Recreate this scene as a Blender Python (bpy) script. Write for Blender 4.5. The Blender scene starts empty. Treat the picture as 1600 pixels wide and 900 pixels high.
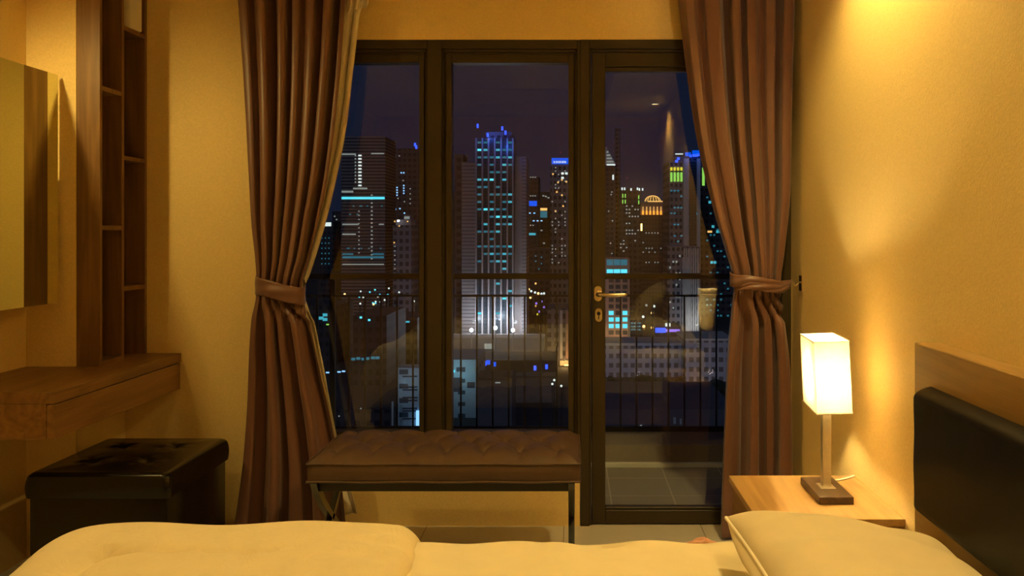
import bpy, bmesh, math, random
from mathutils import Vector, Matrix
PI = math.pi
S = bpy.context.scene
COL = S.collection
F = 1350.0; CX = 893.0; CY = 362.0; EYE = 1.31      # camera: focal length in px, horizon, eye height
YB = F / 351.0                                       # room face of the window wall

def wx(px, Y): return (px - CX) * Y / F
def wz(py, Y): return EYE - (py - CY) * Y / F

# ------------------------------------------------------------------ materials
def nt(name):
    m = bpy.data.materials.new(name); m.use_nodes = True
    n = m.node_tree; n.nodes.clear()
    out = n.nodes.new('ShaderNodeOutputMaterial')
    return m, n, out

def lk(n, a, b): n.links.new(a, b)

def coords(n, scale=(1, 1, 1), kind='Object'):
    tc = n.nodes.new('ShaderNodeTexCoord'); mp = n.nodes.new('ShaderNodeMapping')
    mp.inputs['Scale'].default_value = scale
    lk(n, tc.outputs[kind], mp.inputs['Vector'])
    return mp.outputs['Vector']

def noise(n, vec, scale, detail=4, rough=.55, dist=0):
    t = n.nodes.new('ShaderNodeTexNoise'); t.inputs['Scale'].default_value = scale
    t.inputs['Detail'].default_value = detail; t.inputs['Roughness'].default_value = rough
    t.inputs['Distortion'].default_value = dist
    lk(n, vec, t.inputs['Vector']); return t.outputs['Fac']

def ramp(n, fac, stops):
    r = n.nodes.new('ShaderNodeValToRGB'); el = r.color_ramp.elements
    while len(el) < len(stops): el.new(.5)
    for e, (p, c) in zip(el, stops): e.position = p; e.color = (*c, 1)
    lk(n, fac, r.inputs['Fac']); return r.outputs['Color']

def mth(n, op, a, b=None, c=None):
    t = n.nodes.new('ShaderNodeMath'); t.operation = op
    for i, v in enumerate((a, b, c)):
        if v is None: continue
        if isinstance(v, (int, float)): t.inputs[i].default_value = v
        else: lk(n, v, t.inputs[i])
    return t.outputs[0]

def bsdf(n, out, col=(.5, .5, .5), rough=.5, metal=0, spec=.5):
    b = n.nodes.new('ShaderNodeBsdfPrincipled')
    if isinstance(col, tuple): b.inputs['Base Color'].default_value = (*col, 1)
    else: lk(n, col, b.inputs['Base Color'])
    if isinstance(rough, (int, float)): b.inputs['Roughness'].default_value = rough
    else: lk(n, rough, b.inputs['Roughness'])
    b.inputs['Metallic'].default_value = metal
    b.inputs['Specular IOR Level'].default_value = spec
    lk(n, b.outputs[0], out.inputs['Surface']); return b

def bump(n, b, h, strength=.3, dist=.01):
    t = n.nodes.new('ShaderNodeBump'); t.inputs['Strength'].default_value = strength
    t.inputs['Distance'].default_value = dist
    lk(n, h, t.inputs['Height']); lk(n, t.outputs[0], b.inputs['Normal'])

def plain(name, col, rough=.5, metal=0, spec=.5, bs=0, bscale=200):
    m, n, out = nt(name)
    v = coords(n)
    f = noise(n, v, bscale, 3)
    c = ramp(n, f, [(.3, tuple(x * .93 for x in col)), (.7, tuple(min(1, x * 1.05) for x in col))])
    b = bsdf(n, out, c, rough, metal, spec)
    if bs: bump(n, b, f, bs, .003)
    return m

def wood(name, c1, c2, axis=1, rough=.38, grain=1.0):
    m, n, out = nt(name)
    sc = [34, 34, 34]; sc[axis] = 1.6
    v = coords(n, tuple(s * grain for s in sc))
    f1 = noise(n, v, 1.0, 6, .62, .8)
    sc2 = [5, 5, 5]; sc2[axis] = .5
    f2 = noise(n, coords(n, tuple(s * grain for s in sc2)), 1.0, 2, .5, 1.5)
    w = mth(n, 'SINE', mth(n, 'MULTIPLY', f2, 38))
    f = mth(n, 'ADD', mth(n, 'MULTIPLY', f1, .75), mth(n, 'MULTIPLY', w, .09))
    c = ramp(n, f, [(.2, c1), (.62, c2)])
    b = bsdf(n, out, c, rough, 0, .45)
    bump(n, b, f1, .06, .002)
    return m

def wallpaper(name, col, bs=.35):
    m, n, out = nt(name)
    f = noise(n, coords(n, (1, 1, 1)), 130, 5, .7)
    g = noise(n, coords(n, (1, 1, .45)), 300, 3, .6)
    k = mth(n, 'ADD', mth(n, 'MULTIPLY', f, .6), mth(n, 'MULTIPLY', g, .4))
    c = ramp(n, k, [(.3, tuple(x * .86 for x in col)), (.68, tuple(min(1, x * 1.08) for x in col))])
    b = bsdf(n, out, c, .6, 0, .3)
    bump(n, b, k, bs, .004)
    return m

def tiles(name, col, grout, size, off=(0, 0), gw=.006, rough=.25):
    m, n, out = nt(name)
    sep = n.nodes.new('ShaderNodeSeparateXYZ'); lk(n, coords(n), sep.inputs[0])
    d = None
    for i in (0, 1):
        u = mth(n, 'DIVIDE', mth(n, 'SUBTRACT', sep.outputs[i], off[i]), size)
        fr = mth(n, 'FRACT', u)
        e = mth(n, 'MINIMUM', fr, mth(n, 'SUBTRACT', 1, fr))
        d = e if d is None else mth(n, 'MINIMUM', d, e)
    k = mth(n, 'GREATER_THAN', d, gw / size / 2)
    f = noise(n, coords(n), 6, 5)
    mix = n.nodes.new('ShaderNodeMix'); mix.data_type = 'RGBA'
    lk(n, k, mix.inputs['Factor'])
    mix.inputs[6].default_value = (*grout, 1)
    lk(n, ramp(n, f, [(.3, tuple(x * .92 for x in col)), (.7, col)]), mix.inputs[7])
    b = bsdf(n, out, mix.outputs[2], rough, 0, .5)
    bump(n, b, k, .2, .002)
    return m

def emis(name, col, strength):
    m, n, out = nt(name)
    e = n.nodes.new('ShaderNodeEmission'); e.inputs[0].default_value = (*col, 1); e.inputs[1].default_value = strength
    lk(n, e.outputs[0], out.inputs['Surface'])
    m.cycles.emission_sampling = 'NONE'
    return m

def fabric(name, col, rough=.85, weave=500, bs=.2, quilt=False, spec=.2):
    m, n, out = nt(name)
    v = coords(n)
    f = noise(n, v, weave, 2)
    w = noise(n, v, 14, 3)
    c = ramp(n, w, [(.3, tuple(x * .94 for x in col)), (.7, col)])
    b = bsdf(n, out, c, rough, 0, spec)
    b.inputs['Sheen Weight'].default_value = .15
    h = mth(n, 'MULTIPLY', f, .25)
    if quilt:
        q = noise(n, v, 11, 1, .4, .9)
        s = mth(n, 'SINE', mth(n, 'MULTIPLY', q, 30))
        h = mth(n, 'ADD', h, mth(n, 'POWER', mth(n, 'ABSOLUTE', s), .35))
    h = mth(n, 'ADD', h, mth(n, 'MULTIPLY', w, .8))
    bump(n, b, h, bs, .006)
    return m

def satin(name, col):
    m, n, out = nt(name)
    f = noise(n, coords(n, (500, 500, 500)), 1, 2)
    c = ramp(n, f, [(.25, tuple(x * .95 for x in col)), (.75, tuple(x * 1.04 for x in col))])
    b = bsdf(n, out, c, .44, 0, .6)
    b.inputs['Sheen Weight'].default_value = .2
    bump(n, b, f, .06, .001)
    return m

def leather(name, col, rough, bs=.15):
    m, n, out = nt(name)
    v = coords(n)
    t = n.nodes.new('ShaderNodeTexVoronoi'); t.inputs['Scale'].default_value = 320; lk(n, v, t.inputs['Vector'])
    f = noise(n, v, 18, 4)
    c = ramp(n, f, [(.3, tuple(x * .85 for x in col)), (.7, tuple(x * 1.1 for x in col))])
    b = bsdf(n, out, c, rough, 0, .5 if col[0] > .05 else (.32 if rough < .3 else .2))
    bump(n, b, mth(n, 'ADD', mth(n, 'MULTIPLY', t.outputs['Distance'], .3), mth(n, 'MULTIPLY', f, .6)), bs, .003)
    return m

def glass_mat():
    m, n, out = nt('window glass')
    tr = n.nodes.new('ShaderNodeBsdfTransparent'); tr.inputs[0].default_value = (.95, .97, .98, 1)
    gl = n.nodes.new('ShaderNodeBsdfGlossy'); gl.inputs['Roughness'].default_value = 0
    lw = n.nodes.new('ShaderNodeLayerWeight'); lw.inputs['Blend'].default_value = .5
    fr = mth(n, 'ADD', mth(n, 'MULTIPLY', mth(n, 'POWER', lw.outputs['Facing'], 5), .9), .07)
    mx = n.nodes.new('ShaderNodeMixShader')
    lk(n, fr, mx.inputs[0]); lk(n, tr.outputs[0], mx.inputs[1]); lk(n, gl.outputs[0], mx.inputs[2])
    lk(n, mx.outputs[0], out.inputs['Surface'])
    return m

def shade_mat():
    m, n, out = nt('lamp shade linen')
    f = noise(n, coords(n, (300, 300, 300)), 1, 2)
    c = ramp(n, f, [(.3, (.86, .76, .55)), (.7, (.92, .82, .62))])
    tl = n.nodes.new('ShaderNodeBsdfTranslucent'); df = n.nodes.new('ShaderNodeBsdfDiffuse')
    lk(n, c, tl.inputs[0]); lk(n, c, df.inputs[0])
    mx = n.nodes.new('ShaderNodeMixShader'); mx.inputs[0].default_value = .88
    lk(n, tl.outputs[0], mx.inputs[1]); lk(n, df.outputs[0], mx.inputs[2])
    lk(n, mx.outputs[0], out.inputs['Surface'])
    return m

def facade(name, wall, win, cw, ch, fw=.6, fh=.55, rough=.7, off=(0, 0)):
    """wall with a grid of dark windows, cell cw x ch metres"""
    m, n, out = nt(name)
    sep = n.nodes.new('ShaderNodeSeparateXYZ'); lk(n, coords(n), sep.inputs[0])
    u = mth(n, 'FRACT', mth(n, 'DIVIDE', mth(n, 'ADD', mth(n, 'ADD', sep.outputs[0], sep.outputs[1]), off[0]), cw))
    v = mth(n, 'FRACT', mth(n, 'DIVIDE', mth(n, 'ADD', sep.outputs[2], off[1]), ch))
    k = mth(n, 'MULTIPLY', mth(n, 'LESS_THAN', u, fw), mth(n, 'LESS_THAN', v, fh))
    f = noise(n, coords(n), .15, 4)
    mix = n.nodes.new('ShaderNodeMix'); mix.data_type = 'RGBA'
    lk(n, k, mix.inputs['Factor'])
    lk(n, ramp(n, f, [(.3, tuple(x * .85 for x in wall)), (.7, wall)]), mix.inputs[6])
    mix.inputs[7].default_value = (*win, 1)
    bsdf(n, out, mix.outputs[2], rough, 0, .2)
    return m

M = {}
M['wallR'] = wallpaper('right wall paper', (.80, .60, .25), .5)
M['wall'] = wallpaper('wall paper', (.80, .60, .25), .15)
M['ceil'] = plain('ceiling paint', (.7, .62, .48), .8)
M['floor'] = tiles('floor tile', (.60, .55, .46), (.2, .17, .12), .61, (.57, -.02), .004, .3)
M['bfloor'] = tiles('balcony tile', (.30, .28, .25), (.55, .52, .46), .308, (.385, .21), .007, .35)
M['curb'] = plain('balcony curb concrete', (.26, .21, .17), .8, bs=.2, bscale=60)
M['white_strip'] = plain('balcony white strip', (.88, .86, .76), .5)
M['frame'] = plain('bronze aluminium', (.040, .028, .012), .4, .0, .4)
M['glass'] = glass_mat()
M['rail'] = plain('balcony rail paint', (.03, .027, .025), .45)
M['brass'] = plain('satin nickel', (.72, .62, .45), .25, 1)
M['steel'] = plain('brushed steel', (.74, .68, .56), .33, .7)
M['dark'] = plain('dark hole', (.01, .01, .01), .6)
M['wood'] = wood('desk wood', (.17, .082, .022), (.29, .152, .045), 1, .4)  # darker than the nightstand wood: the desk's weaker light is in the colour
M['woodz'] = wood('shelf panel wood', (.15, .072, .019), (.25, .130, .038), 2, .42)
M['wood_dark'] = wood('shaded shelf wood', (.05, .018, .010), (.085, .032, .016), 2, .5)  # dark wood, deepened further for the shade inside the shelf
M['wood_ns_lit'] = wood('nightstand wood', (.32, .185, .065), (.46, .29, .11), 1, .35)  # lighter than the desk wood: its stronger light is in the colour
M['wood_hb'] = wood('headboard wood', (.24, .14, .042), (.35, .215, .068), 1, .42)
M['wood_base'] = wood('lamp base wood', (.05, .028, .018), (.10, .06, .038), 1, .35)
M['drape'] = satin('drape satin', (.150, .066, .044))
M['lining'] = fabric('sheer lining', (.78, .70, .55), .8, 300, .1)
M['duvet'] = fabric('duvet cotton', (.74, .635, .39), .8, 400, .19, True)
M['sheet'] = fabric('sheet cotton', (.78, .68, .44), .8, 500, .2)
M['pillow'] = fabric('pillow cotton', (.66, .56, .35), .8, 500, .2)
M['piping'] = fabric('pillow piping', (.86, .78, .60), .8, 500, .1)
M['pink'] = fabric('pink cloth', (.62, .34, .24), .8, 300, .2)
M['leather_b'] = leather('brown leather', (.088, .050, .027), .40, .12)
M['leather_k'] = leather('black leather', (.006, .005, .003), .19, .15)
M['leather_k2'] = leather('black cushion leather', (.005, .004, .002), .42, .12)
M['bench_leg'] = plain('bench steel', (.10, .095, .075), .25, .9)
M['bench_rail'] = plain('bench rail', (.025, .02, .015), .5)
M['paper'] = fabric('paper', (.82, .76, .62), .7, 40, .3)
M['shade'] = shade_mat()
m, n, out = nt('mirror silver'); bsdf(n, out, (.74, .76, .46), .01, 1); M['mirror'] = m
M['mirror_edge'] = plain('mirror edge', (.16, .14, .08), .3)
M['cord'] = plain('cord plastic', (.7, .66, .55), .5)
m = emis('bulb glow', (1, .74, .35), 3300); m.cycles.emission_sampling = 'FRONT'; M['bulb'] = m
M['lens'] = emis('downlight glow', (1, .72, .34), 22)
M['white_paint'] = plain('white enamel', (.7, .68, .6), .4)

# ------------------------------------------------------------------ mesh helpers
WORLD = {}
def tag(o, label=None, cat=None, group=None, kind=None):
    if label: o['label'] = label
    if cat: o['category'] = cat
    if group: o['group'] = group
    if kind: o['kind'] = kind
    return o

def thing(name, label, cat, loc=(0, 0, 0), group=None):
    o = bpy.data.objects.new(name, None); COL.objects.link(o)
    o.location = loc; o.empty_display_size = .05
    WORLD[o] = Vector(loc)
    return tag(o, label, cat, group)

def obj(name, bm, mat, parent=None, origin=None, smooth=False, label=None, sol=0, sub=0):
    """bm is in world coordinates; the object's origin goes to `origin` (default: its parent's, or its base)"""
    bmesh.ops.recalc_face_normals(bm, faces=bm.faces)
    me = bpy.data.meshes.new(name)
    if origin is None:
        if parent is not None: origin = WORLD[parent]
        else:
            xs = [v.co for v in bm.verts]
            origin = Vector((sum(c.x for c in xs) / len(xs), sum(c.y for c in xs) / len(xs), min(c.z for c in xs)))
    origin = Vector(origin)
    bmesh.ops.translate(bm, vec=-origin, verts=bm.verts)
    bm.to_mesh(me); bm.free()
    if smooth:
        for p in me.polygons: p.use_smooth = True
        if smooth != 'all':
            me.set_sharp_from_angle(angle=math.radians(40))
    o = bpy.data.objects.new(name, me); COL.objects.link(o)
    me.materials.append(mat)
    if parent is not None:
        o.parent = parent; o.location = origin - WORLD[parent]
    else: o.location = origin
    WORLD[o] = origin
    if label: o['label'] = label
    if sol:
        md = o.modifiers.new('thick', 'SOLIDIFY'); md.thickness = sol; md.offset = 0
    if sub:
        md = o.modifiers.new('sub', 'SUBSURF'); md.levels = sub; md.render_levels = sub
    return o

def struct(name, bm, mat, **k):
    return tag(obj(name, bm, mat, **k), kind='structure')

def box(bm, x0, x1, y0, y1, z0, z1, bev=0, seg=2):
    x0, x1 = min(x0, x1), max(x0, x1); y0, y1 = min(y0, y1), max(y0, y1); z0, z1 = min(z0, z1), max(z0, z1)
    r = bmesh.ops.create_cube(bm, size=1)
    for v in r['verts']:
        v.co = Vector(((x0 + x1) / 2 + v.co.x * (x1 - x0), (y0 + y1) / 2 + v.co.y * (y1 - y0), (z0 + z1) / 2 + v.co.z * (z1 - z0)))
    if bev:
        es = list({e for v in r['verts'] for e in v.link_edges})
        bmesh.ops.bevel(bm, geom=es, offset=bev, segments=seg, affect='EDGES', profile=.5)
    return bm

def B(*a, **k): return box(bmesh.new(), *a, **k)

def prism(bm, pts, z0, z1):
    """pts: (x,y) polygon extruded in z"""
    a = [bm.verts.new((x, y, z0)) for x, y in pts]; b = [bm.verts.new((x, y, z1)) for x, y in pts]
    k = len(pts)
    bm.faces.new(a[::-1]); bm.faces.new(b)
    for i in range(k): bm.faces.new((a[i], a[(i + 1) % k], b[(i + 1) % k], b[i]))
    return bm

def ring(bm, x0, x1, z0, z1, wl, wr, wb, wt, y0, y1, bev=.002):
    box(bm, x0, x0 + wl, y0, y1, z0, z1, bev, 1); box(bm, x1 - wr, x1, y0, y1, z0, z1, bev, 1)
    if wt: box(bm, x0 + wl, x1 - wr, y0, y1, z1 - wt, z1, bev, 1)
    if wb: box(bm, x0 + wl, x1 - wr, y0, y1, z0, z0 + wb, bev, 1)
    return bm

def tube(bm, pts, r, seg=12, cap=True, flat=(1, 1)):
    pts = [Vector(p) for p in pts]; rings = []
    up = Vector((0, 0, 1))
    for i, p in enumerate(pts):
        t = (pts[min(i + 1, len(pts) - 1)] - pts[max(i - 1, 0)]).normalized()
        a = t.cross(up)
        if a.length < 1e-3: a = t.cross(Vector((0, 1, 0)))
        a.normalize(); b = a.cross(t).normalized()
        rr = r[i] if isinstance(r, (list, tuple)) else r
        rings.append([bm.verts.new(p + a * math.cos(2 * PI * k / seg) * rr * flat[0] + b * math.sin(2 * PI * k / seg) * rr * flat[1]) for k in range(seg)])
    for r0, r1 in zip(rings, rings[1:]):
        for k in range(seg): bm.faces.new((r0[k], r0[(k + 1) % seg], r1[(k + 1) % seg], r1[k]))
    if cap: bm.faces.new(rings[0][::-1]); bm.faces.new(rings[-1])
    return bm

def lathe(bm, prof, c, seg=32, axis='z'):
    """prof: (r, h) list, closed at axis when r == 0"""
    rings = []
    for r, h in prof:
        row = []
        for k in range(1 if r == 0 else seg):
            a = 2 * PI * k / seg
            p = (r * math.cos(a), r * math.sin(a), h)
            if axis == 'y': p = (p[0], h, p[1])
            row.append(bm.verts.new(Vector(c) + Vector(p)))
        rings.append(row)
    for a, b in zip(rings, rings[1:]):
        for k in range(seg):
            k2 = (k + 1) % seg
            if len(a) == 1 and len(b) == 1: continue
            if len(a) == 1: bm.faces.new((a[0], b[k], b[k2]))
            elif len(b) == 1: bm.faces.new((a[k], a[k2], b[0]))
            else: bm.faces.new((a[k], a[k2], b[k2], b[k]))
    return bm

def grid(bm, nu, nv, fn, wrap=False):
    g = [[bm.verts.new(fn(i / nu, j / nv)) for i in range(nu if wrap else nu + 1)] for j in range(nv + 1)]
    w = len(g[0])
    for j in range(nv):
        for i in range(nu):
            bm.faces.new((g[j][i], g[j][(i + 1) % w], g[j + 1][(i + 1) % w], g[j + 1][i]))
    return g

def interp(tab, y):
    """smooth (monotone cubic) interpolation of (y, x) pairs"""
    if y <= tab[0][0]: return tab[0][1] + (y - tab[0][0]) * (tab[1][1] - tab[0][1]) / (tab[1][0] - tab[0][0])
    k = len(tab)
    if y >= tab[-1][0]: return tab[-1][1]
    for i in range(k - 1):
        if y <= tab[i + 1][0]: break
    def sl(j):
        if j <= 0: return (tab[1][1] - tab[0][1]) / (tab[1][0] - tab[0][0])
        if j >= k - 1: return (tab[-1][1] - tab[-2][1]) / (tab[-1][0] - tab[-2][0])
        d0 = (tab[j][1] - tab[j - 1][1]) / (tab[j][0] - tab[j - 1][0]); d1 = (tab[j + 1][1] - tab[j][1]) / (tab[j + 1][0] - tab[j][0])
        return 0 if d0 * d1 <= 0 else 2 * d0 * d1 / (d0 + d1)
    h = tab[i + 1][0] - tab[i][0]; t = (y - tab[i][0]) / h
    return ((2 * t**3 - 3 * t**2 + 1) * tab[i][1] + (t**3 - 2 * t**2 + t) * h * sl(i)
            + (-2 * t**3 + 3 * t**2) * tab[i + 1][1] + (t**3 - t**2) * h * sl(i + 1))

def sm(a, b, x):
    t = max(0, min(1, (x - a) / (b - a))); return t * t * (3 - 2 * t)

# ------------------------------------------------------------------ room shell
XL, XR, XCOL, YCOL = -2.185, .977, -1.985, F / 390.0
YR, ZC = -1.9, 2.60
struct('floor', B(XL - .1, XR + .1, YR - .1, YB + .1, -.1, 0), M['floor'])
bm = bmesh.new(); prism(bm, [(XL - .1, YR), (XL, YR), (XL, YCOL), (XCOL, YCOL), (XCOL, YB + .1), (XL - .1, YB + .1)], 0, ZC)
struct('wall_left', bm, M['wall'])
struct('wall_right', B(XR, XR + .1, YR, YB + .1, 0, ZC), M['wallR'])
struct('wall_rear', B(XL - .1, XR + .1, YR - .1, YR, 0, ZC), M['wall'])
WX0, WX1, ZT, ZS = wx(430, YB), wx(906, YB), wz(62, YB), wz(703, YB)
bm = bmesh.new()
box(bm, XCOL, WX0, YB, YB + .1, 0, ZC); box(bm, WX0, XR, YB, YB + .1, ZT, ZC); box(bm, WX0, WX1, YB, YB + .1, 0, ZS)
struct('wall_back', bm, M['wall'])
# ceiling: dropped border around a raised tray
bm = bmesh.new()
T0, T1, T2, T3 = -1.45, .35, -.9, 2.7
box(bm, XL - .1, T0, YR - .1, YB + .1, ZC, ZC + .22); box(bm, T1, XR + .1, YR - .1, YB + .1, ZC, ZC + .22)
box(bm, T0, T1, YR - .1, T2, ZC, ZC + .22); box(bm, T0, T1, T3, YB + .1, ZC, ZC + .22)
box(bm, T0, T1, T2, T3, ZC + .14, ZC + .22)
struct('ceiling', bm, M['ceil'])

# ------------------------------------------------------------------ window and door
def pbox(bm, x0, x1, y0, y1, d0, d1, bev=.002):
    return box(bm, wx(x0, YB), wx(x1, YB), YB + d0, YB + d1, wz(y1, YB), wz(y0, YB), bev, 1)
win = tag(thing('window_1', None, None, (wx(668, YB), YB + .05, ZS)), kind='structure')
bm = bmesh.new()
pbox(bm, 430, 446, 62, 703, .0, .09); pbox(bm, 667, 690, 62, 703, .0, .09); pbox(bm, 902, 907, 62, 703, .0, .09)
pbox(bm, 446, 667, 62, 76, .0, .09); pbox(bm, 690, 902, 62, 76, .0, .09)
pbox(bm, 446, 667, 692, 703, .0, .09); pbox(bm, 690, 902, 692, 703, .0, .09)
obj('frame', bm, M['frame'], win)
for (a, b, g0, g1) in ((446, 667, 464, 654), (690, 902, 705, 888)):
    bm = bmesh.new()
    for i, (o, d) in enumerate(((0, .012), (4, .02), (7, .014))):      # stepped sash profile
        e0 = a + (g0 - a) * (o / 18); e1 = b - (b - g1) * (o / 18)
        nx = (4, 7, 18)[i] / 18
        f0 = a + (g0 - a) * nx; f1 = b - (b - g1) * nx
        t0, t1 = 76 + 21 * o / 18, 76 + 21 * nx; u0, u1 = 692 - 16 * o / 18, 692 - 16 * nx
        pbox(bm, e0, f0, t0, u0, d, .08); pbox(bm, f1, e1, t0, u0, d, .08)
        pbox(bm, f0, f1, t0, t1, d, .08); pbox(bm, f0, f1, u1, u0, d, .08)
    obj('sash', bm, M['frame'], win)
    bm = bmesh.new(); pbox(bm, g0 - 4, g1 + 4, 93, 680, .042, .048, 0)
    obj('pane', bm, M['glass'], win)
door = tag(thing('door_1', None, None, (wx(1070, YB), YB + .05, 0)), kind='structure')
bm = bmesh.new()
pbox(bm, 907, 921, 62, 822.9, -.004, .09); pbox(bm, 1222, 1236, 62, 822.9, -.004, .09); pbox(bm, 921, 1222, 62, 76, -.004, .09)
pbox(bm, 921, 924, 76, 822.5, .008, .09); pbox(bm, 924, 1222, 76, 80, .01, .09)
obj('frame', bm, M['frame'], door)
bm = bmesh.new()
pbox(bm, 925, 946, 81, 820, .014, .066); pbox(bm, 1200, 1221, 81, 820, .014, .066)
pbox(bm, 946, 1200, 81, 103, .014, .066); pbox(bm, 946, 1200, 103, 110, .024, .06)
pbox(bm, 946, 1200, 799, 820, .014, .066); pbox(bm, 946, 1200, 795, 799, .024, .06)
leaf = obj('leaf', bm, M['frame'], door)
bm = bmesh.new(); pbox(bm, 942, 1204, 106, 798, .042, .048, 0)
obj('pane', bm, M['glass'], door)
def oval(x0, x1, y0, y1, d):
    bm = bmesh.new(); a, b = wx(x0, YB), wx(x1, YB); r = (b - a) / 2; c = (a + b) / 2
    z0, z1 = wz(y1, YB) + r, wz(y0, YB) - r
    pts = [(c + r * math.cos(t), z1 + r * math.sin(t)) for t in [PI * k / 12 for k in range(13)]] + \
          [(c + r * math.cos(t), z0 + r * math.sin(t)) for t in [PI + PI * k / 12 for k in range(13)]]
    fr = [bm.verts.new((x, YB + .014 - d, z)) for x, z in pts]; bk = [bm.verts.new((x, YB + .014, z)) for x, z in pts]
    bm.faces.new(fr)
    for i in range(len(pts)): bm.faces.new((fr[i], fr[(i + 1) % len(pts)], bk[(i + 1) % len(pts)], bk[i]))
    bmesh.ops.bevel(bm, geom=[e for e in bm.edges if all(abs(v.co.y - (YB + .014 - d)) < 1e-6 for v in e.verts)], offset=.002, segments=2, affect='EDGES')
    return bm
hd = obj('handle', oval(928.5, 940.5, 447, 471, .008), M['brass'], door, smooth=True, label='satin metal lever handle on its oval plate')
hz, hx = wz(459.5, YB), wx(934, YB)
bm = bmesh.new()
tube(bm, [(hx, YB + .01, hz), (hx, YB - .03, hz), (hx + .003, YB - .043, hz), (hx + .012, YB - .05, hz), (hx + .05, YB - .052, hz), (hx + .115, YB - .052, hz), (hx + .124, YB - .049, hz + .001), (hx + .127, YB - .04, hz + .001), (hx + .127, YB - .02, hz + .001)], .0095, 16)
obj('lever', bm, M['brass'], hd, smooth='all')
lc = obj('lock', oval(930, 941, 482, 503, .008), M['brass'], door, smooth=True, label='oval metal lock plate with a keyhole')
bm = bmesh.new(); lathe(bm, [(0, -.003), (.008, -.003), (.008, .002), (0, .002)], (wx(935.5, YB), YB + .005, wz(490, YB)), 20, 'y')
box(bm, wx(934.9, YB), wx(936.1, YB), YB + .002, YB + .006, wz(499, YB), wz(490, YB))
obj('keyhole', bm, M['bench_rail'], lc)

# ------------------------------------------------------------------ balcony
YC = F / 280.0; YRAIL = F / 262.0
struct('floor_balcony', B(-2.6, 1.6, YB + .1, YC, -.1, 0), M['bfloor'])
bm = bmesh.new(); box(bm, -2.6, 1.6, YC, YC + .45, -.3, .12, .006)
struct('trim_1', bm, M['curb'])
struct('trim_2', B(-2.6, 1.6, YC - .03, YC, 0, .026, .004), M['white_strip'])
rl = thing('balcony_railing', 'dark metal balcony railing with thin upright bars beyond the glass', 'railing', (-.5, YRAIL, .12))
def rz(py): return wz(py, YRAIL)
obj('top_rail', B(-2.6, 1.6, YRAIL - .025, YRAIL + .025, rz(436), rz(427), .004), M['rail'], rl)
obj('lower_rail', B(-2.6, 1.6, YRAIL - .01, YRAIL + .01, rz(463.6), rz(460.4)), M['rail'], rl)
obj('bottom_rail', B(-2.6, 1.6, YRAIL - .012, YRAIL + .012, .12, .15), M['rail'], rl)
xb = wx(719.5, YRAIL) - .095 * 11; b0 = None
for k in range(30):
    x = xb + k * .0952
    if b0 is None:
        b0 = obj('baluster', B(x - .005, x + .005, YRAIL - .005, YRAIL + .005, .15, rz(463)), M['rail'], rl, origin=(x, YRAIL, .15))
    else:
        c = b0.copy(); COL.objects.link(c); c.parent = rl; c.location.x = x + .5
for x in (wx(520, YRAIL), wx(1180, YRAIL)):
    obj('post', B(x - .015, x + .015, YRAIL - .015, YRAIL + .015, .12, rz(430)), M['rail'], rl)

# ------------------------------------------------------------------ drapes
YD = F / 365.0
def drape(root, name, Lt, Rt, mat, n, seed, Y=YD, depth=.05, tie=445, zt=2.585, zb=.012, amp=.026, sag=0, nu=260, nv=110, tuck=0):
    rnd = random.Random(seed)
    ph = [rnd.uniform(0, 6.28) for _ in range(8)]
    s = F / Y
    def fn(u, v):
        z = zt + (zb - zt) * v
        py = CY - (z - EYE) * s
        l, r = interp(Lt, py), interp(Rt, py)
        w = (r - l) / s
        kt = math.exp(-((py - tie) / 75.0) ** 2)                       # 1 at the tie
        below = sm(tie, tie + 60, py)
        nn = n * (1 - .35 * below)
        a = 2 * PI * nn * u + .9 * math.sin(2 * PI * u * 1.3 + ph[0]) + .5 * math.sin(2 * PI * u * 2.7 + ph[1] + v * 2.0) + .35 * math.sin(v * 5 + ph[2] + 4 * u)
        am = amp * (1 - .45 * kt) * (.75 + .35 * math.sin(2 * PI * u * 1.9 + ph[3])) * (1 + .35 * below)
        f = 1 - 2 * abs(math.sin(a / 2)) ** .8 + .06 * math.sin(2 * a + ph[4])
        x = l / s - CX / s + w * u + .22 * w / nn * math.sin(2 * a) * .35
        bulge = depth * (.35 + .65 * kt) * math.sqrt(max(0, 1 - (2 * u - 1) ** 2))
        fine = .002 * math.sin(2.3 * a + v * 9 + ph[5]) * (.3 + kt)
        y = Y - bulge + am * f + fine
        # soft sag creases just under the tie
        y += .006 * below * math.exp(-((py - tie - 90) / 80.0) ** 2) * math.sin(40 * u + v * 30 + ph[6])
        return Vector((x, y, z - tuck * (u ** 3) * .0))
    bm = bmesh.new(); grid(bm, nu, nv, fn)
    return obj(name, bm, mat, root, smooth='all', sol=.003)

def band(root, pts, h, mat, th=.004, twist=None):
    """a strip of cloth following pts (centre line), height h"""
    bm = bmesh.new()
    def fn(u, v):
        k = u * (len(pts) - 1); i = min(int(k), len(pts) - 2); t = k - i
        p0, p1, p2, p3 = pts[max(i - 1, 0)], pts[i], pts[i + 1], pts[min(i + 2, len(pts) - 1)]
        q = [.5 * (2 * b + (c - a) * t + (2 * a - 5 * b + 4 * c - d) * t * t + (3 * b - a - 3 * c + d) * t ** 3) for a, b, c, d in zip(p0, p1, p2, p3)]
        hh = h(u) if callable(h) else h
        y = q[1] - .004 * math.sin(PI * v) + .0025 * math.sin(v * 9 + u * 14)
        return Vector((q[0], y, q[2] + hh * (.5 - v)))
    grid(bm, 60, 10, fn)
    return obj('tieback', bm, mat, root, smooth='all', sol=th)

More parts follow.
